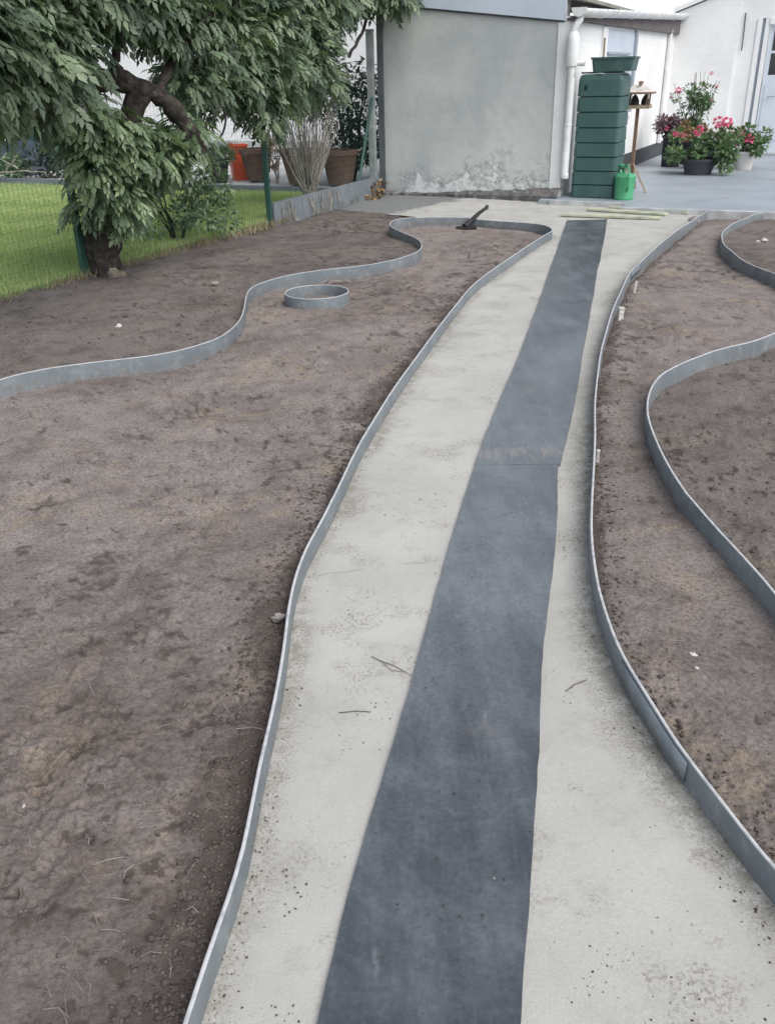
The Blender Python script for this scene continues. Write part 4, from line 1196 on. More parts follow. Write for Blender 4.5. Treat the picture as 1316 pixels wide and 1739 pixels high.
bent(V0((-2.42, 8.0, -0.02), (-2.46, 8.0, 0.2), (-2.40, 8.05, 0.5), (-2.30, 8.05, 0.9), (-2.12, 8.15, 1.25), (-1.98, 8.2, 1.52)), 0.13, 0.085, 14, 1).build('trunk', 'bark', vine, True)
bent(V0((-2.52, 7.97, 0.0), (-2.58, 8.02, 0.35), (-2.50, 8.05, 0.7), (-2.30, 8.05, 1.0)), 0.075, 0.05, 12, 2).build('second_trunk', 'bark', vine, True)
MB().lump((0.09, -0.08, 0.03), 0.075, 5, 1.1, 2).build('stump', 'bark_pale', vine, True)
for k_, (pts, r0, r1) in enumerate((
        (((-1.58, 8.32, 0.95), (-1.60, 8.32, 1.10), (-1.68, 8.3, 1.27), (-1.80, 8.25, 1.43), (-1.97, 8.2, 1.53), (-2.16, 8.12, 1.61), (-2.36, 8.05, 1.58), (-2.48, 7.98, 1.48)), 0.07, 0.085),
        (((-2.34, 8.02, 1.60), (-2.48, 7.96, 1.72), (-2.56, 7.92, 1.90), (-2.52, 7.9, 2.15), (-2.45, 7.9, 2.6)), 0.045, 0.028),
        (((-2.14, 8.08, 1.62), (-2.15, 8.08, 1.76), (-2.08, 8.2, 1.95), (-1.9, 8.4, 2.3), (-1.5, 8.7, 2.5)), 0.045, 0.028),
        (((-1.86, 8.25, 1.48), (-1.80, 8.5, 1.70), (-1.6, 8.9, 2.0), (-1.3, 9.4, 2.3)), 0.04, 0.03),
        (((-1.3, 9.4, 2.3), (-0.9, 10.3, 2.4), (-0.5, 11.4, 2.4), (-0.1, 12.8, 2.5)), 0.03, 0.022),
        (((-1.70, 8.25, 1.28), (-1.66, 8.28, 1.12), (-1.72, 8.3, 0.95), (-1.78, 8.25, 0.75)), 0.03, 0.016),
        (((-1.62, 8.35, 1.20), (-1.52, 8.35, 1.02), (-1.44, 8.3, 0.8)), 0.024, 0.014),
        (((-0.34, 12.2, 1.80), (-0.22, 12.6, 1.98), (-0.12, 12.8, 2.2), (-0.1, 12.8, 2.5)), 0.02, 0.02))):
    bent(V0(*pts), r0, r1, 12, 3 + k_, 0.014).build('limb', 'bark', vine, True)

cc = np.array(CLUMPS) - np.array([-2.45, 8.0, 0.0])
for nm, per, rad_, size, shift, lo, hi, sd_ in (('crown', 30, 0.30, 0.160, 0.12, 0.0, 0.5, 31), ('crown', 24, 0.27, 0.140, -0.10, 0.3, 1.0, 61), ('crown', 12, 0.25, 0.105, -0.16, 0.3, 1.0, 91)):
    p, d, g = ball(cc + np.array([0, shift, 0]), per, rad_, sd_, 0.85)
    d = d * np.array([1, 1, 0.7]) + np.array([0.02, -0.22, -0.24]) + g.normal(0, 0.25, d.shape)
    ctone = np.repeat(g.uniform(lo, hi, len(cc)), per) + g.normal(0, 0.16, len(p))
    leaf_cloud(nm, p, d, size, 'vine_leaf', vine, 'pinnate', np.clip(ctone, 0, 1), sd_ + 1, droop=0.32)['kind'] = 'stuff'
tc = np.array(TRUNK_CLUMPS) - np.array([-2.45, 8.0, 0.0])
p, d, g = ball(tc, 34, 0.18, 33, 0.9)
d = d * np.array([1, 1, 0.4]) + np.array([0.0, -0.3, -0.3])
leaf_cloud('lower_foliage', p, d, 0.125, 'vine_leaf_low', vine, 'pinnate', None, 34, droop=0.3)['kind'] = 'stuff'
p, d, g = ball(tc[::2], 12, 0.17, 35, 0.9)
d = d * np.array([1, 1, 0.4]) + np.array([0.0, -0.35, -0.2])
leaf_cloud('lobed_leaves', p, d, 0.10, 'vine_leaf_low', vine, 'lobed', None, 36)['kind'] = 'stuff'
yc = np.array([(-2.1, 7.8, 1.18), (-2.25, 7.75, 0.95)]) - np.array([-2.45, 8.0, 0.0])
p, d, g = ball(yc, 16, 0.10, 37)
leaf_cloud('yellow_leaves', p, d + np.array([0, -0.3, -0.4]), 0.08, 'yellow_leaf', vine, 'simple', None, 38)['kind'] = 'stuff'

hose = MB()
q = [Vector((-1.42 + 0.050 * math.cos(a) + 0.03 * math.sin(a), 8.55 + 0.05 * math.cos(a), 1.24 + 0.13 * math.sin(a))) for a in np.linspace(0, 2 * math.pi, 28, endpoint=False)]
tag(hose.tube(q, 0.010, 8, closed=True).build('hose_loop', 'black', None, True), 'narrow black hose loop hanging below the vine limb', 'hose')


def plant_thing(name, label, cat, loc, stems, leaves, group=None):
    t = thing(name, label, cat, loc, 0.0, group)
    return t


# leafy bush behind the trunk, dark shrub by the shed, dead twiggy shrub at the fence
bx = Vector((-2.15, 9.6, 0.06))
bush = thing('leafy_bush', 'bright small-leaved bush on the lawn behind the vine trunk', 'bush', bx)
for i in range(9):
    a = rnd.uniform(0, 6.28)
    bent([(0.05 * math.cos(a), 0.05 * math.sin(a), 0), (0.2 * math.cos(a), 0.2 * math.sin(a), 0.35), (0.36 * math.cos(a), 0.34 * math.sin(a), 0.62)], 0.012, 0.005, 5, 60 + i).build('stem', 'bark', bush)
cb = [(rnd.uniform(-0.50, 0.55), rnd.uniform(-0.3, 0.3), rnd.uniform(0.15, 1.05)) for _ in range(34)]
p, d, g = ball(cb, 70, 0.17, 41)
leaf_cloud('foliage', p, d + np.array([0, -0.3, 0.1]), 0.065, 'bush_leaf', bush, 'simple', None, 42, 0.55)['kind'] = 'stuff'

ds = thing('dark_shrub', 'very dark evergreen shrub behind the fence beside the shed corner', 'shrub', W(-0.75, 0.55, 0.12), ROT)
for i in range(6):
    a = i * 1.05
    bent([(0.04 * math.cos(a), 0.04 * math.sin(a), 0), (0.12 * math.cos(a), 0.12 * math.sin(a), 0.6), (0.3 * math.cos(a), 0.25 * math.sin(a), 1.3)], 0.025, 0.01, 6, 80 + i).build('stem', 'bark', ds)
cb = [(rnd.uniform(-0.55, 0.50), rnd.uniform(-0.35, 0.4), rnd.uniform(0.25, 1.55)) for _ in range(46)]
p, d, g = ball(cb, 60, 0.20, 43)
leaf_cloud('foliage', p, d + np.array([0, -0.3, -0.1]), 0.085, 'dark_leaf', ds, 'simple', None, 44, 0.4)['kind'] = 'stuff'
cb = [(rnd.uniform(-1.3, -0.2), rnd.uniform(-0.3, 0.4), rnd.uniform(0.95, 1.75)) for _ in range(16)]
p, d, g = ball(cb, 50, 0.20, 45)
leaf_cloud('upper_foliage', p, d + np.array([0, -0.3, -0.1]), 0.09, 'dark_leaf', ds, 'simple', None, 46, 0.4)['kind'] = 'stuff'

tw = thing('twiggy_shrub', 'bare pale-stemmed shrub growing through the fence above the grey board', 'shrub', W(-0.08, -2.05, 0.22), ROT)
st = MB()
for i in range(90):
    q = random.Random(300 + i)
    a, l = q.uniform(0, 6.28), q.uniform(0.65, 1.25)
    sp = q.uniform(0.10, 0.72)
    dx, dy = math.cos(a) * sp * 0.55, math.sin(a) * sp
    pts = [Vector((q.uniform(-0.06, 0.06), q.uniform(-0.12, 0.12), -0.05))]
    for kk in range(1, 6):
        f = kk / 5
        pts.append(Vector((dx * f ** 0.7 + q.uniform(-0.02, 0.02), dy * f ** 0.7 + q.uniform(-0.02, 0.02), l * f)))
    st.tube(pts, [0.0065, 0.006, 0.0055, 0.0045, 0.0035, 0.002], 5)
    for kk in range(2):
        b = pts[q.randint(2, 4)]
        e = b + Vector((q.uniform(-0.1, 0.1), q.uniform(-0.14, 0.14), q.uniform(0.08, 0.28)))
        st.tube([b, (b + e) / 2 + Vector((q.uniform(-.02, .02), q.uniform(-.02, .02), 0)), e], [0.004, 0.003, 0.0015], 4)
st.build('stems', 'twig', tw)['kind'] = 'stuff'
rt = MB()
for i in range(26):
    q = random.Random(500 + i)
    y0 = q.uniform(-0.95, 0.55)
    x0 = 0.135
    rt.tube([(x0, y0, q.uniform(-0.05, 0.05)), (x0 + q.uniform(0.0, 0.05), y0 + q.uniform(-0.06, 0.06), q.uniform(-0.14, -0.05)), (x0 + q.uniform(0.02, 0.09), y0 + q.uniform(-0.12, 0.12), -0.20)], [0.005, 0.005, 0.003], 5)
rt.build('roots', 'twig', tw)['kind'] = 'stuff'

# dry leaves blown into the corner
lp, ld, g = ball([tuple(W(0.05, -0.35, 0.10)), tuple(W(0.08, -0.55, 0.06)), tuple(W(0.02, -0.2, 0.14))], 60, 0.13, 47, 0.6)
lp[:, 2] = np.maximum(lp[:, 2], 0.012)
tag(leaf_cloud('dry_leaves', lp, ld, 0.07, 'dry_leaf', None, 'simple', None, 48, 0.6), 'heap of dry brown leaves in the corner by the post', 'leaves', kind='stuff')

# ---------------------------------------------------------------- pots on the neighbour's patio
def pot(name, label, u, v, z, rb, rt_, h, mat, group, rim=0.03, n=28, soil=True):
    t = thing(name, label, 'pot', W(u, v, z), ROT, group)
    MB().lathe([(rb * 0.3, 0.0), (rb, 0.0), (rb * 1.01, 0.012), (rt_ - 0.012, h - rim * 1.7), (rt_ - 0.010, h - rim * 1.6)], n).build('body', mat, t, True)
    MB().lathe([(rt_ - 0.011, h - rim * 1.6), (rt_ + 0.008, h - rim * 1.55), (rt_ + 0.012, h - 0.008), (rt_ + 0.005, h), (rt_ - 0.018, h), (rt_ - 0.022, h - 0.05)], n).build('rim', mat, t, True)
    if soil:
        MB().lathe([(0.0, h - 0.045), (rt_ * 0.5, h - 0.035), (rt_ - 0.02, h - 0.05)], n).build('soil', 'subsoil', t, True)
    return t


NP = 'pots on the neighbour\'s patio'
bp = pot('flower_pot', 'black pot with a fuzzy green plant beside the orange-red tub', -2.72, -0.2, 0.12, 0.13, 0.19, 0.36, 'black_pot', NP)
cb = [(rnd.uniform(-0.18, 0.18), rnd.uniform(-0.15, 0.15), rnd.uniform(0.32, 0.52)) for _ in range(10)]
p, d, g = ball(cb, 70, 0.12, 51)
leaf_cloud('plant', p, d + np.array([0, -0.1, 0.5]), 0.09, 'bush_leaf', bp, 'simple', None, 52, 0.12)['kind'] = 'stuff'
red = thing('plastic_tub', 'bright orange-red plastic tub behind the black pot', 'tub', W(-2.62, 0.25, 0.12), ROT, NP)
MB().lathe([(0.05, 0), (0.15, 0), (0.152, 0.01), (0.19, 0.50), (0.205, 0.505), (0.205, 0.53), (0.185, 0.53), (0.15, 0.06), (0.0, 0.06)], 4).build('body', 'clay_red', red)
MB().box(-0.03, 0.03, -0.19, -0.165, 0.50, 0.56, 0.006).build('handle', 'clay_red', red)
pot('flower_pot', 'terracotta pot on small feet behind the second green post', -2.15, 0.05, 0.15, 0.16, 0.255, 0.46, 'terracotta', NP, 0.045)
pot('flower_pot', 'wide terracotta pot right behind the bare twiggy shrub', -1.20, -0.25, 0.15, 0.19, 0.30, 0.48, 'terracotta', NP, 0.045)
pot('flower_pot', 'terracotta pot half hidden by the dark shrub near the brace', -0.60, -0.15, 0.15, 0.18, 0.27, 0.47, 'terracotta', NP, 0.045)
for u, v in ((-2.15, 0.05), (-1.20, -0.25), (-0.60, -0.15)):
    near = {-2.15: 'pot behind the second green post', -1.20: 'pot behind the twiggy shrub', -0.60: 'pot near the brace'}[u]
    for k_ in range(3):
        a = 2.1 * k_ + 0.4
        f = MB().box(-0.04, 0.04, -0.03, 0.03, 0.0, 0.029, 0.004).build('pot_foot', 'black_pot')
        f.location = W(u + 0.14 * math.cos(a), v + 0.14 * math.sin(a), 0.121)
        f.rotation_euler = (0, 0, a)
        tag(f, 'black foot under the terracotta %s, %s' % (near, ('right back one', 'left one', 'front one')[k_]), 'pot foot', 'black feet under the terracotta pots')
dryp = thing('dead_plant', 'brown dried plant standing between two terracotta pots', 'plant', W(-1.72, -0.1, 0.12), ROT)
for i in range(7):
    a = i * 0.9
    bent([(0, 0, 0), (0.05 * math.cos(a), 0.05 * math.sin(a), 0.3), (0.12 * math.cos(a), 0.1 * math.sin(a), 0.62)], 0.008, 0.004, 5, 120 + i).build('stem', 'twig', dryp)
cb = [(rnd.uniform(-0.1, 0.1), rnd.uniform(-0.08, 0.08), rnd.uniform(0.25, 0.75)) for _ in range(9)]
p, d, g = ball(cb, 30, 0.09, 53)
leaf_cloud('leaves', p, d + np.array([0, -0.2, -0.4]), 0.07, 'dry_leaf', dryp, 'simple', None, 54, 0.4)['kind'] = 'stuff'

# clutter at the far left of the lawn
GL = 'clutter behind the lawn'
box = thing('storage_box', 'dark green storage box at the far left behind the lawn', 'box', W(-7.7, 0.9, 0.12), ROT, GL)
MB().box(-0.95, 0.6, -0.35, 0.35, 0.0, 0.80, 0.02).build('body', 'tarp', box)
MB().prism([(-0.42, 0.801), (0.42, 0.801), (0.38, 0.90), (0.0, 0.96), (-0.38, 0.90)], -1.0, 0.65, 'x').build('lid', 'tarp', box)
wb = MB().box(-0.09, 0.09, -0.012, 0.012, 0.0, 0.36, 0.003, Matrix.Rotation(R(-14), 3, 'X')).build('white_board', 'white_paint')
wb.location, wb.rotation_euler = W(-7.55, 0.38, 0.52), (0, 0, ROT)
wb.location = W(-7.62, 0.36, 0.121)
wb.scale = (1, 1, 1.9)
tag(wb, 'small white board leaning on the dark green box', 'board')
cr = thing('crate', 'slate blue crate right of the white board', 'crate', W(-7.1, 0.2, 0.12), ROT, GL)
for y0, y1, x0, x1 in ((-0.22, -0.20, -0.32, 0.32), (0.20, 0.22, -0.32, 0.32), (-0.2, 0.2, -0.32, -0.30), (-0.2, 0.2, 0.30, 0.32)):
    MB().box(x0, x1, y0, y1, 0.02, 0.56).build('side', 'blue_box', cr)
MB().box(-0.30, 0.30, -0.20, 0.20, 0.0, 0.04).build('bottom', 'blue_box', cr)
for u, v, s, sd, lab in ((-8.2, -0.15, 0.34, 70, 'dark low bush at the far left lawn edge'), (-6.9, -0.35, 0.30, 71, 'dull olive bush below the slate blue crate'), (-6.1, -0.2, 0.36, 72, 'dark bush behind the wisteria trunk at the lawn edge'), (-5.3, 0.1, 0.42, 73, 'dark bush in the shade under the vine limb'), (-9.3, -0.1, 0.4, 74, 'dark bush beside the green box on the far left'), (-4.4, 0.2, 0.36, 75, 'grey-green bush left of the black pot')):
    b = thing('low_bush', lab, 'bush', W(u, v, 0.06), ROT, 'bushes at the back of the lawn')
    cb = [(rnd.uniform(-s, s), rnd.uniform(-s, s) * 0.5, rnd.uniform(0.1, s * 1.25)) for _ in range(12)]
    p, d, g = ball(cb, 45, s * 0.4, sd)
    leaf_cloud('foliage', p, d + np.array([0, -0.2, 0.1]), 0.09, 'dark_leaf' if sd not in (71, 75) else 'bush_leaf', b, 'simple', None, sd + 20, 0.45)['kind'] = 'stuff'
    for i in range(4):
        a = i * 1.6
        bent([(0, 0, -0.02), (0.1 * math.cos(a), 0.1 * math.sin(a), s * 0.5), (0.24 * math.cos(a), 0.2 * math.sin(a), s)], 0.012, 0.005, 5, 150 + sd + i).build('stem', 'bark', b)
db = thing('dead_branch', 'dead grey branch lying at the back of the lawn', 'branch', W(-6.7, -0.75, 0.10), ROT)
bent([(-0.5, 0, 0.06), (0, 0.0, 0.16), (0.5, 0.05, 0.20), (0.9, 0.1, 0.15)], 0.022, 0.010, 6, 170).build('stem', 'twig', db)
bent([(0.1, 0, 0.17), (0.3, 0.0, 0.30), (0.35, 0.0, 0.45)], 0.014, 0.006, 6, 171).build('side_branch', 'twig', db)
bent([(0.4, 0, 0.2), (0.15, -0.05, 0.32), (-0.05, -0.05, 0.48)], 0.012, 0.005, 6, 172).build('side_branch', 'twig', db)

# ---------------------------------------------------------------- rain tower by the downpipe
bar = thing('rain_barrel', 'tall dark green ribbed rain barrel beside the white downpipe', 'barrel', W(3.125, 0.20, 0.05), ROT)


def rsq(hw, c, z):
    pts = []
    for sx, sy, a0 in ((1, 1, 0), (-1, 1, 90), (-1, -1, 180), (1, -1, 270)):
        for a in (0, 30, 60, 90):
            an = R(a0 + a)
            pts.append((sx * (hw - c) + c * math.cos(an), sy * (hw - c) + c * math.sin(an), z))
    return pts


def ring_stack(levels):
    m = MB()
    vs, fs = [], []
    for hw, c, z in levels:
        vs += rsq(hw, c, z)
    for i in range(len(levels) - 1):
        for j in range(16):
            fs.append((i * 16 + j, i * 16 + (j + 1) % 16, (i + 1) * 16 + (j + 1) % 16, (i + 1) * 16 + j))
    fs.append(tuple(range(15, -1, -1)))
    fs.append(tuple((len(levels) - 1) * 16 + j for j in range(16)))
    return m.add(vs, fs)


zs = [0.0, 0.163, 0.333, 0.505, 0.68, 0.86, 1.045, 1.225, 1.49]
ring_stack([(0.262, 0.05, 0.02), (0.262, 0.05, 1.45)]).build('core', 'barrel_joint', bar)
for i in range(8):
    a, b_ = zs[i] + 0.005, zs[i + 1] - 0.004
    top = 0.265 if i == 7 else 0.276
    lv = [(0.281, 0.04, a), (0.289, 0.045, a + 0.007), (0.287, 0.045, a + 0.06), (0.284, 0.045, b_ - 0.006), (0.279, 0.04, b_)]
    if i == 7:
        lv = [(0.281, 0.04, a), (0.289, 0.045, a + 0.007), (0.284, 0.045, a + 0.19), (0.272, 0.05, b_ - 0.02), (0.25, 0.05, b_)]
    ring_stack(lv).build('ring_segment', 'barrel', bar)
MB().box(-0.02, 0.02, -0.305, -0.286, 1.30, 1.36, 0.004).build('plug', 'barrel_joint', bar).location = (-0.18, 0.012, 0)
tap = MB().tube([(0.28, -0.05, 0.36), (0.33, -0.05, 0.36), (0.345, -0.05, 0.34), (0.345, -0.05, 0.315)], 0.012, 8).build('tap', 'black', bar, True)
lid = MB().prism([(-0.29, -0.10), (-0.02, -0.29), (0.25, -0.05), (-0.02, 0.22)], 1.492, 1.512).build('barrel_lid', 'barrel')
lid.location, lid.rotation_euler = W(3.12, 0.20, 0.05), (0, 0, ROT)
tag(lid, 'thin green lid lying on the rain barrel under the tray', 'lid')
tr = thing('planter_tray', 'open dark green tray standing on top of the rain barrel', 'tray', W(3.24, 0.18, 1.563), ROT + R(3))
ring_stack([(0.225, 0.03, 0.0), (0.225, 0.03, 0.004)]).build('floor', 'barrel', tr)
tv, tf = [], []
for hw, c, z in ((0.242, 0.035, 0.0), (0.262, 0.03, 0.14), (0.275, 0.03, 0.142), (0.278, 0.03, 0.162), (0.262, 0.03, 0.163), (0.253, 0.03, 0.14), (0.224, 0.03, 0.006)):
    tv += rsq(hw, c, z)
for i in range(6):
    for j in range(16):
        tf.append((i * 16 + j, i * 16 + (j + 1) % 16, (i + 1) * 16 + (j + 1) % 16, (i + 1) * 16 + j))
MB().add(tv, tf).build('side', 'barrel', tr)
sk = MB().tube([(0, 0, 0), (0.004, 0.0, 0.2), (0.0, 0.0, 0.375)], 0.014, 7).build('wooden_stick', 'wood')
sk.location = W(3.09, 0.12, 1.57)
tag(sk, 'short wooden stick standing upright in the green tray', 'stick')

# watering can
wc = thing('watering_can', 'bright green watering can standing against the rain barrel', 'watering can', W(3.55, -0.10, 0.05), ROT + R(115))
MB().lathe([(0.05, 0.0), (0.118, 0.0), (0.124, 0.012), (0.124, 0.03), (0.120, 0.04), (0.132, 0.26), (0.137, 0.275), (0.137, 0.29), (0.128, 0.30)], 26).build('body', 'can', wc, True)
MB().lathe([(0.128, 0.299), (0.118, 0.312), (0.095, 0.318), (0.0, 0.318)], 26).build('top', 'can', wc, True)
MB().tube([(0.10, 0, 0.06), (0.17, 0, 0.14), (0.24, 0, 0.27), (0.29, 0, 0.36)], [0.026, 0.022, 0.018, 0.016], 10).build('spout', 'can', wc, True)
MB().lathe([(0.016, 0.0), (0.05, 0.04), (0.052, 0.05), (0.0, 0.056)], 16, (0.29, 0, 0.355)).build('rose', 'can', wc, True)
MB().tube([(-0.122, 0.0, 0.12), (-0.185, 0, 0.17), (-0.195, 0, 0.27), (-0.15, 0, 0.37), (-0.05, 0, 0.425), (0.05, 0, 0.41), (0.10, 0, 0.33), (0.105, 0, 0.30)], 0.014, 8).build('handle', 'can', wc, True)

# bird table on three legs
bf = thing('bird_table', 'small wooden bird table with white roof right of the rain barrel', 'bird table', W(3.47, 0.80, 0.05), ROT)
MB().box(-0.022, 0.022, -0.022, 0.022, 0.22, 1.06, 0.003).build('post', 'wood_red', bf)
for a in (-0.62, 1.5, 3.7):
    x, y = math.cos(a) * 0.30, math.sin(a) * 0.30
    MB().tube([(x * 0.05, y * 0.05, 0.36), (x, y, 0.0)], [0.017, 0.017], 4).build('leg', 'wood', bf)
tb = MB().box(-0.15, 0.15, -0.11, 0.11, 1.06, 1.075).build('tray', 'wood', bf)
for x0, x1, y0, y1 in ((-0.15, 0.15, -0.122, -0.110), (-0.15, 0.15, 0.110, 0.122), (-0.162, -0.15, -0.122, 0.122), (0.15, 0.162, -0.122, 0.122)):
    MB().box(x0, x1, y0, y1, 1.055, 1.10).build('lip', 'wood', tb)
for x in (-0.13, 0.13):
    for y in (-0.095, 0.095):
        MB().box(x - 0.010, x + 0.010, y - 0.010, y + 0.010, 1.075, 1.25).build('roof_post', 'wood_red', bf)
MB().add([(-0.19, -0.16, 1.25), (0.19, -0.16, 1.25), (0.19, 0.16, 1.25), (-0.19, 0.16, 1.25), (-0.07, 0, 1.345), (0.07, 0, 1.345)], [(0, 1, 5, 4), (1, 2, 5), (2, 3, 4, 5), (3, 0, 4), (3, 2, 1, 0)]).build('roof', 'roof_white', bf)
for (x0, x1, y0, y1) in ((-0.196, 0.196, -0.166, -0.1605), (-0.196, 0.196, 0.1605, 0.166), (-0.196, -0.1905, -0.16, 0.16), (0.1905, 0.196, -0.16, 0.16)):
    MB().box(x0, x1, y0, y1, 1.232, 1.256).build('roof_edge', 'wood_red', bf)
MB().lump((0.02, -0.05, 1.36), 0.035, 3, 0.9, 1).build('finial', 'wood_red', bf)
for x, y, h in ((-0.05, 0.0, 0.06), (0.085, 0.02, 0.055)):
    sf = MB().lathe([(0.02, 0.0), (h, 0.03), (h, 0.07), (h * 0.6, 0.12), (0.01, 0.15)], 12).build('seed_feeder', 'black', None, True)
    sf.location = W(3.47 + x, 0.80 + y, 1.05 + 0.077)
    tag(sf, 'dark round seed feeder inside the bird table, %s one' % ('left' if x < 0 else 'right'), 'feeder', 'seed feeders in the bird table')

# boards lying at the end of the path
for (x0, y0, x1, y1, w, z, lab) in ((2.21, 11.10, 3.29, 10.66, 0.15, 0.006, 'long pale green board lying nearest the rubber mat'), (2.62, 11.50, 3.44, 10.93, 0.13, 0.006, 'pale green board lying in the middle of three by the terrace'), (2.90, 11.60, 3.72, 10.98, 0.07, 0.008, 'narrow pale board lying against the terrace edge')):
    L = math.hypot(x1 - x0, y1 - y0)
    b = MB().box(-L / 2, L / 2, -w / 2, w / 2, 0, 0.024, 0.004).build('wooden_board', 'plank')
    b.location = ((x0 + x1) / 2, (y0 + y1) / 2, z)
    b.rotation_euler = (0, R(0.3), math.atan2(y1 - y0, x1 - x0))
    tag(b, lab, 'board', 'boards at the end of the path')

# black clamp holding the two edging ends together
bs = thing('iron_bar', 'black iron bar lying across the joint of two edging strips', 'bar', (0.98, 10.30, 0.04))
MB().tube([(-0.04, -0.08, 0.0), (0.06, 0.04, 0.05), (0.16, 0.22, 0.10), (0.26, 0.40, 0.13)], [0.030, 0.028, 0.022, 0.018], 8).build('shaft', 'black', bs, True)
MB().lump((0.27, 0.42, 0.135), 0.032, 9, 0.9, 1).build('knob', 'black', bs)
MB().box(-0.13, 0.10, -0.12, -0.03, -0.035, 0.0, 0.008).build('foot', 'black', bs)

# ---------------------------------------------------------------- flower pots on the terrace
FP = 'flower pots by the white wall'


def planted(name, label, u, v, rb, rt_, h, mat, foliage, leafmat, leaf_size, seed, flowers=(), width=0.7, stems=5, kind='simple'):
    t = pot(name, label, u, v, 0.05, rb, rt_, h, mat, FP, 0.025)
    p, d, g = ball(foliage, 60, 0.10, seed)
    leaf_cloud('foliage', p, d + np.array([0, -0.3, 0.2]), leaf_size, leafmat, t, kind, None, seed + 1, width)['kind'] = 'stuff'
    for i in range(stems):
        f = foliage[i % len(foliage)]
        bent([(f[0] * 0.2, f[1] * 0.2, h - 0.05), (f[0] * 0.5, f[1] * 0.5, (h + f[2]) / 2), tuple(f)], 0.008, 0.004, 5, seed + 7 + i).build('stem', 'bark', t)
    for i, (x, y, z, r) in enumerate(flowers):
        p, d, g = ball([(x, y, z)], 46, r, seed + 30 + i, 0.8, 0.6)
        leaf_cloud('flower_head', p, d, r * 0.75, 'pink', t, 'simple', None, seed + 60 + i, 0.9)
    return t


q = random.Random(77)
fol = [(q.uniform(-0.50, 0.52), q.uniform(-0.25, 0.25), q.uniform(0.24, 0.56)) for _ in range(24)] + [(0.35, -0.1, 0.2), (0.45, -0.05, 0.28), (0.42, -0.15, 0.14)]
planted('flower_pot', 'low charcoal bowl overflowing with green geranium leaves, frontmost of the pots', 4.10, 3.2, 0.20, 0.27, 0.24, 'grey_pot', fol, 'geranium_leaf', 0.075, 201,
        [(-0.05, -0.2, 0.66, 0.06), (0.22, -0.1, 0.78, 0.06), (0.33, 0.0, 0.76, 0.065), (-0.40, -0.1, 0.60, 0.035), (-0.3, 0, 0.58, 0.03)])
fol = [(q.uniform(-0.30, 0.32), q.uniform(-0.2, 0.2), q.uniform(0.28, 0.60)) for _ in range(16)]
planted('flower_pot', 'cream white pot with pink geraniums, nearest the door', 4.70, 4.17, 0.14, 0.20, 0.28, 'white_pot', fol, 'geranium_leaf', 0.075, 221,
        [(-0.19, -0.2, 0.44, 0.065), (-0.12, -0.2, 0.56, 0.06), (0.06, -0.25, 0.48, 0.06), (-0.24, -0.1, 0.54, 0.045)])
fol = [(q.uniform(-0.32, 0.05), q.uniform(-0.2, 0.2), q.uniform(0.52, 0.74)) for _ in range(12)]
planted('flower_pot', 'tall black planter with plum coloured leaves beside the dark plinth', 3.50, 4.4, 0.15, 0.18, 0.50, 'black_pot', fol, 'plum_leaf', 0.065, 241, [(-0.1, -0.2, 0.62, 0.03)])
fol = [(q.uniform(-0.30, 0.30) * (0.45 + 0.8 * z), q.uniform(-0.15, 0.15), 0.55 + z * 0.68) for z in [q.random() for _ in range(30)]]
fs = planted('flower_pot', 'airy tall fuchsia in a dark pot at the back of the group', 3.74, 4.9, 0.15, 0.19, 0.42, 'grey_pot', fol, 'geranium_leaf', 0.06, 261,
             [(-0.30, -0.1, 1.18, 0.045), (0.25, 0.0, 1.02, 0.02), (0.32, 0.0, 1.24, 0.022), (0.20, 0, 1.44, 0.025), (-0.42, 0, 1.08, 0.02), (0.08, 0, 1.3, 0.02)], 0.5, 8)
for i in range(9):
    a = q.uniform(-0.9, 0.9)
    bent([(0, 0, 0.4), (a * 0.2, 0, 0.85), (a * 0.45, q.uniform(-.1, .1), 1.25 + 0.25 * (1 - abs(a)))], 0.007, 0.003, 5, 290 + i).build('stem', 'bark', fs)
fol = [(q.uniform(-0.35, 0.35), q.uniform(-0.1, 0.1), q.uniform(0.48, 0.66)) for _ in range(10)]
planted('flower_pot', 'charcoal pot with reddish brown foliage behind the geranium bowl', 4.05, 4.1, 0.16, 0.2, 0.40, 'grey_pot', fol, 'dry_leaf', 0.06, 301)

# ---------------------------------------------------------------- clods, stones and crumbs
def scatter(name, n, region, zf, rmin, rmax, mat, label, seed, sz=0.6, sub=1):
    """small irregular lumps as one mass; region: function(rng, n) -> (n,2)"""
    g = np.random.default_rng(seed)
    base = []
    for i in range(10):
        m = MB().lump((0, 0, 0), 1.0, seed * 31 + i, sz, sub)
        base.append((np.array(m.v), np.array(m.f)))
    Q = region(g, n)
    r = rmin + (rmax - rmin) * g.uniform(0, 1, len(Q)) ** 2.5
    z = zf(Q[:, 0], Q[:, 1])
    Vs, Fs, k0 = [], [], 0
    for i in range(len(Q)):
        v, f = base[i % 10]
        a = g.uniform(0, 6.28)
        c_, s_ = math.cos(a), math.sin(a)
        w = np.stack([v[:, 0] * c_ - v[:, 1] * s_, v[:, 0] * s_ + v[:, 1] * c_, v[:, 2]], 1) * r[i] + [Q[i, 0], Q[i, 1], z[i] + r[i] * 0.15]
        Vs.append(w)
        Fs.append(f + k0)
        k0 += len(v)
    o = np_mesh(name, np.vstack(Vs), np.vstack(Fs), mat, None, {'dug_shade': np.full(k0, 0.45), 'moist': np.full(k0, 0.3)}, False)
    return tag(o, label, 'soil', kind='stuff')


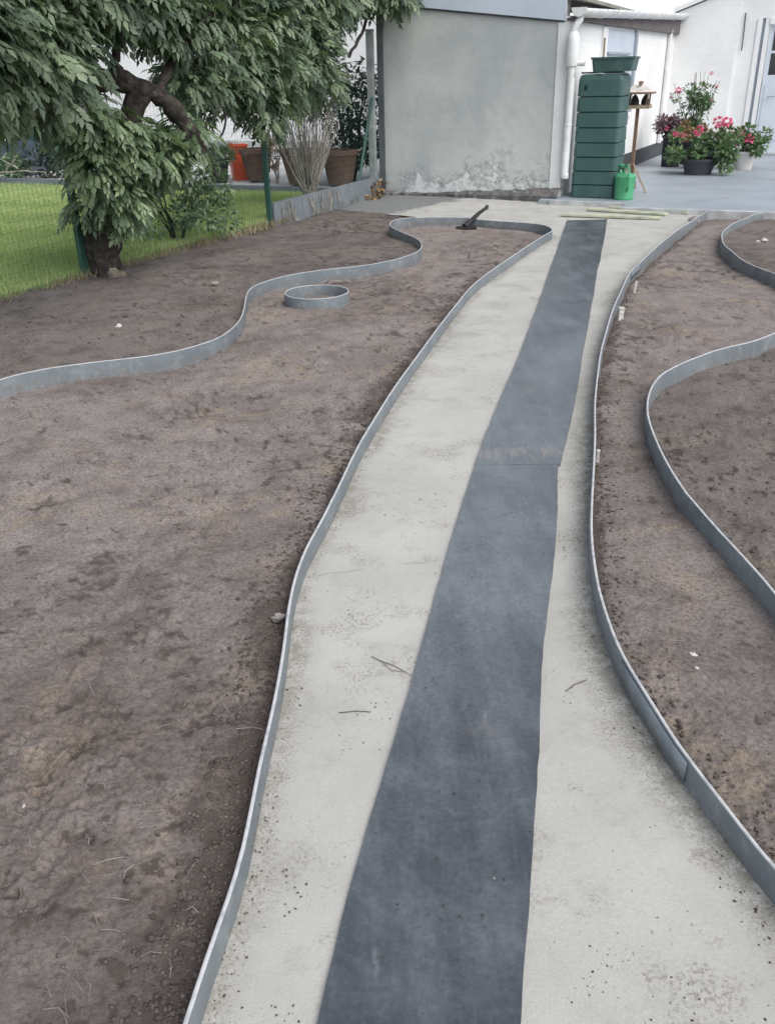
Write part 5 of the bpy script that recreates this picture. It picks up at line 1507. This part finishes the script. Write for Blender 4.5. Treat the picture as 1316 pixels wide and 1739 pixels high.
def along(line, lo, hi, sig, side=1, pw=1.0):
    T = np.gradient(line, axis=0)
    T /= np.linalg.norm(T, axis=1)[:, None]
    Nn = np.stack([-T[:, 1], T[:, 0]], 1) * side
    def f(g, n):
        y = line[:, 1]
        w = np.where((y > lo) & (y < hi), 1.0 / np.maximum(y, 0.8) ** pw, 0)
        i = g.choice(len(line), n, p=w / w.sum())
        return line[i] + Nn[i] * (0.012 + np.abs(g.normal(0, sig, n)))[:, None] + g.normal(0, 0.008, (n, 2))
    return f


zm = lambda x, y: z_mid(x, y, np.stack([x, y], 1))
zr = lambda x, y: z_right(x, y, np.stack([x, y], 1))
zero = lambda x, y: x * 0 + 0.001
n_left = L_left[(L_left[:, 1] > 0.7) & (np.arange(len(L_left)) < int(len(L_left) * 0.86))]
scatter('soil_clods', 5500, along(n_left, 0.8, 9, 0.07, 1), zm, 0.0012, 0.009, 'clod', 'dark soil clods piled along the left path edging', 401, 0.5)
scatter('soil_clods', 2200, along(L_right, 0.8, 9, 0.045, -1), zr, 0.0015, 0.009, 'clod', 'dark soil clods lying along the right path edging', 402)


def area(poly):
    P = np.array(poly)
    def f(g, n):
        r = 1.0 + 8 * g.uniform(0, 1, n * 6) ** 1.5
        a = g.uniform(-0.6, 0.6, n * 6)
        Q = np.stack([np.sin(a) * r, np.cos(a) * r], 1)
        return Q[inside(P, Q)][:n]
    return f


scatter('soil_crumbs', 9000, area(P_l + P_s + [(-6, 3), (-6, -3), (-0.8, -3)]), zm, 0.001, 0.006, 'soil', 'loose crumbs of earth scattered over the left soil bed', 403)
scatter('soil_crumbs', 3500, area(P_r + right_terrace[:1] + P_up + [(4.6, 6.4)] + P_lo + [(2.5, -0.6)]), zr, 0.001, 0.0055, 'soil', 'loose crumbs of earth scattered over the right soil bed', 404)
scatter('soil_crumbs', 1200, area(P_lo + [(5, 0), (7, 3), (7, 6.5)]), lambda x, y: z_low(x, y, None), 0.002, 0.010, 'soil_dark', 'crumbs of earth in the bed inside the bulging right edging', 405)
scatter('soil_crumbs', 1500, area([p for p in P_s if not (p[0] > 0.52 and p[1] > 10)][::-1] + slab_front + fence_line + [(-6, 2)]), lambda x, y: z_far(x, y, np.stack([x, y], 1)), 0.002, 0.011, 'soil_dark', 'crumbs of earth in the bed between edging and fence', 406)
scatter('path_crumbs', 500, along(n_left, 0.8, 8, 0.03, -1, 1.3), zero, 0.0008, 0.0034, 'clod', 'fine soil crumbs on the path beside the left edging', 407)
scatter('path_crumbs', 500, along(L_right, 0.8, 6, 0.045, 1, 1.3), zero, 0.0008, 0.0034, 'clod', 'fine soil crumbs on the path beside the right edging', 408)


def clusters(cs):
    def f(g, n):
        c = np.array(cs)[g.integers(0, len(cs), n)]
        return c[:, :2] + g.normal(0, 1, (n, 2)) * c[:, 2:3]
    return f


scatter('mat_grit', 260, clusters([(0.36, 2.75, 0.08), (0.5, 3.0, 0.1), (0.65, 3.75, 0.12), (0.15, 1.6, 0.1), (0.1, 1.25, 0.08), (0.75, 4.6, 0.15), (1.0, 5.5, 0.15)]), lambda x, y: x * 0 + 0.0125, 0.0008, 0.0035, 'clod', 'dark grit scattered on the rubber mats', 410)
scatter('path_crumbs', 420, clusters([(0.55, 1.02, 0.05), (0.70, 0.98, 0.05), (0.42, 1.12, 0.05), (0.47, 1.50, 0.06), (0.53, 1.95, 0.05), (-0.22, 1.02, 0.03), (-0.20, 1.35, 0.04), (-0.05, 1.9, 0.06), (0.0, 2.5, 0.09), (0.1, 3.2, 0.10)]), zero, 0.0006, 0.0030, 'clod', 'small dark crumbs clustered on the pale path', 409)

for i, (x, y, zf_, r, mt, lab) in enumerate(((3.90, 9.13, -0.01, 0.036, 'stone', 'larger bright white stone in the far right bed'), (3.82, 9.09, -0.01, 0.022, 'stone', 'small white stone beside the larger one in the far right bed'),
                                            (0.90, 2.12, 0.03, 0.009, 'stone', 'pale sliver of stone in the soil right of the path'), (0.888, 2.055, 0.03, 0.008, 'stone', 'pale pebble just below the stone sliver right of the path'),
                                            (-1.85, 6.07, 0.05, 0.024, 'stone', 'pale stone behind the S-shaped edging'), (-0.90, 1.58, 0.03, 0.006, 'stone', 'tiny white pebble at the lower left picture edge'),
                                            (-0.55, 1.40, 0.03, 0.006, 'stone', 'tiny white pebble in the reddish soil at lower left'), (-1.40, 7.41, 0.05, 0.03, 'stone_dark', 'grey stone in the soil left of the plastic ring'),
                                            (-0.355, 2.34, 0.05, 0.02, 'stone_dark', 'grey stone wedged against the left path edging'), (3.62, 10.45, -0.01, 0.07, 'stone_dark', 'grey stone where the right path edging meets the terrace'),
                                            (0.215, 1.35, 0.010, 0.0035, 'stone_dark', 'small pebble lying on the near rubber mat'))):
    s = MB().lump((0, 0, 0), r, 700 + i, 0.6, 2).build('stone', mt, None, True)
    s.location = (x, y, zf_ + r * 0.3)
    tag(s, lab, 'stone', 'loose stones on the ground')

for i, (pts, lab) in enumerate(((((-0.06, 2.19), (-0.03, 2.165), (0.01, 2.14), (0.06, 2.09)), 'forked brown twig on the path left of the mat'), (((-0.15, 1.93), (-0.10, 1.935), (-0.06, 1.93)), 'straight thin stalk on the path left of the mat'),
                               (((0.50, 2.0), (0.53, 2.03), (0.57, 2.05)), 'short dark twig on the path right of the mat'))):
    tg = thing('twig', lab, 'twig', (pts[0][0], pts[0][1], 0.0), 0, 'twigs on the path')
    MB().tube([(x - pts[0][0], y - pts[0][1], 0.004) for x, y in pts], [0.0014, 0.0013, 0.0012, 0.0008][:len(pts)], 5).build('stalk', 'clod', tg)
    if i == 0:
        MB().tube([(0.03, -0.025, 0.006), (0.06, -0.075, 0.006), (0.10, -0.085, 0.006)], [0.0011, 0.001, 0.0007], 5).build('fork', 'clod', tg)

# straw and roots in the near soil
sw = MB()
for i in range(160):
    g_ = random.Random(900 + i)
    for _ in range(20):
        r_, a_ = 1.0 + 3.5 * g_.random() ** 1.6, g_.uniform(-0.6, 0.45)
        x, y = math.sin(a_) * r_, math.cos(a_) * r_
        if x < np.interp(y, L_left[:400, 1], L_left[:400, 0]) - 0.05 or (x > 0.85 and y < 3):
            break
    else:
        continue
    z = float(zm(np.array([x]), np.array([y]))[0]) + 0.006 if x < 0.5 else 0.035
    an_, l_ = g_.uniform(0, 6.28), g_.uniform(0.008, 0.04)
    dx, dy = math.cos(an_) * l_, math.sin(an_) * l_
    sw.tube([(x - dx, y - dy, z), (x + g_.uniform(-.008, .008), y + g_.uniform(-.008, .008), z + 0.005), (x + dx, y + dy, z)], 0.0006, 3)
tag(sw.build('straw', 'twig'), 'fine dry straw and roots in the trampled soil', 'straw', kind='stuff')
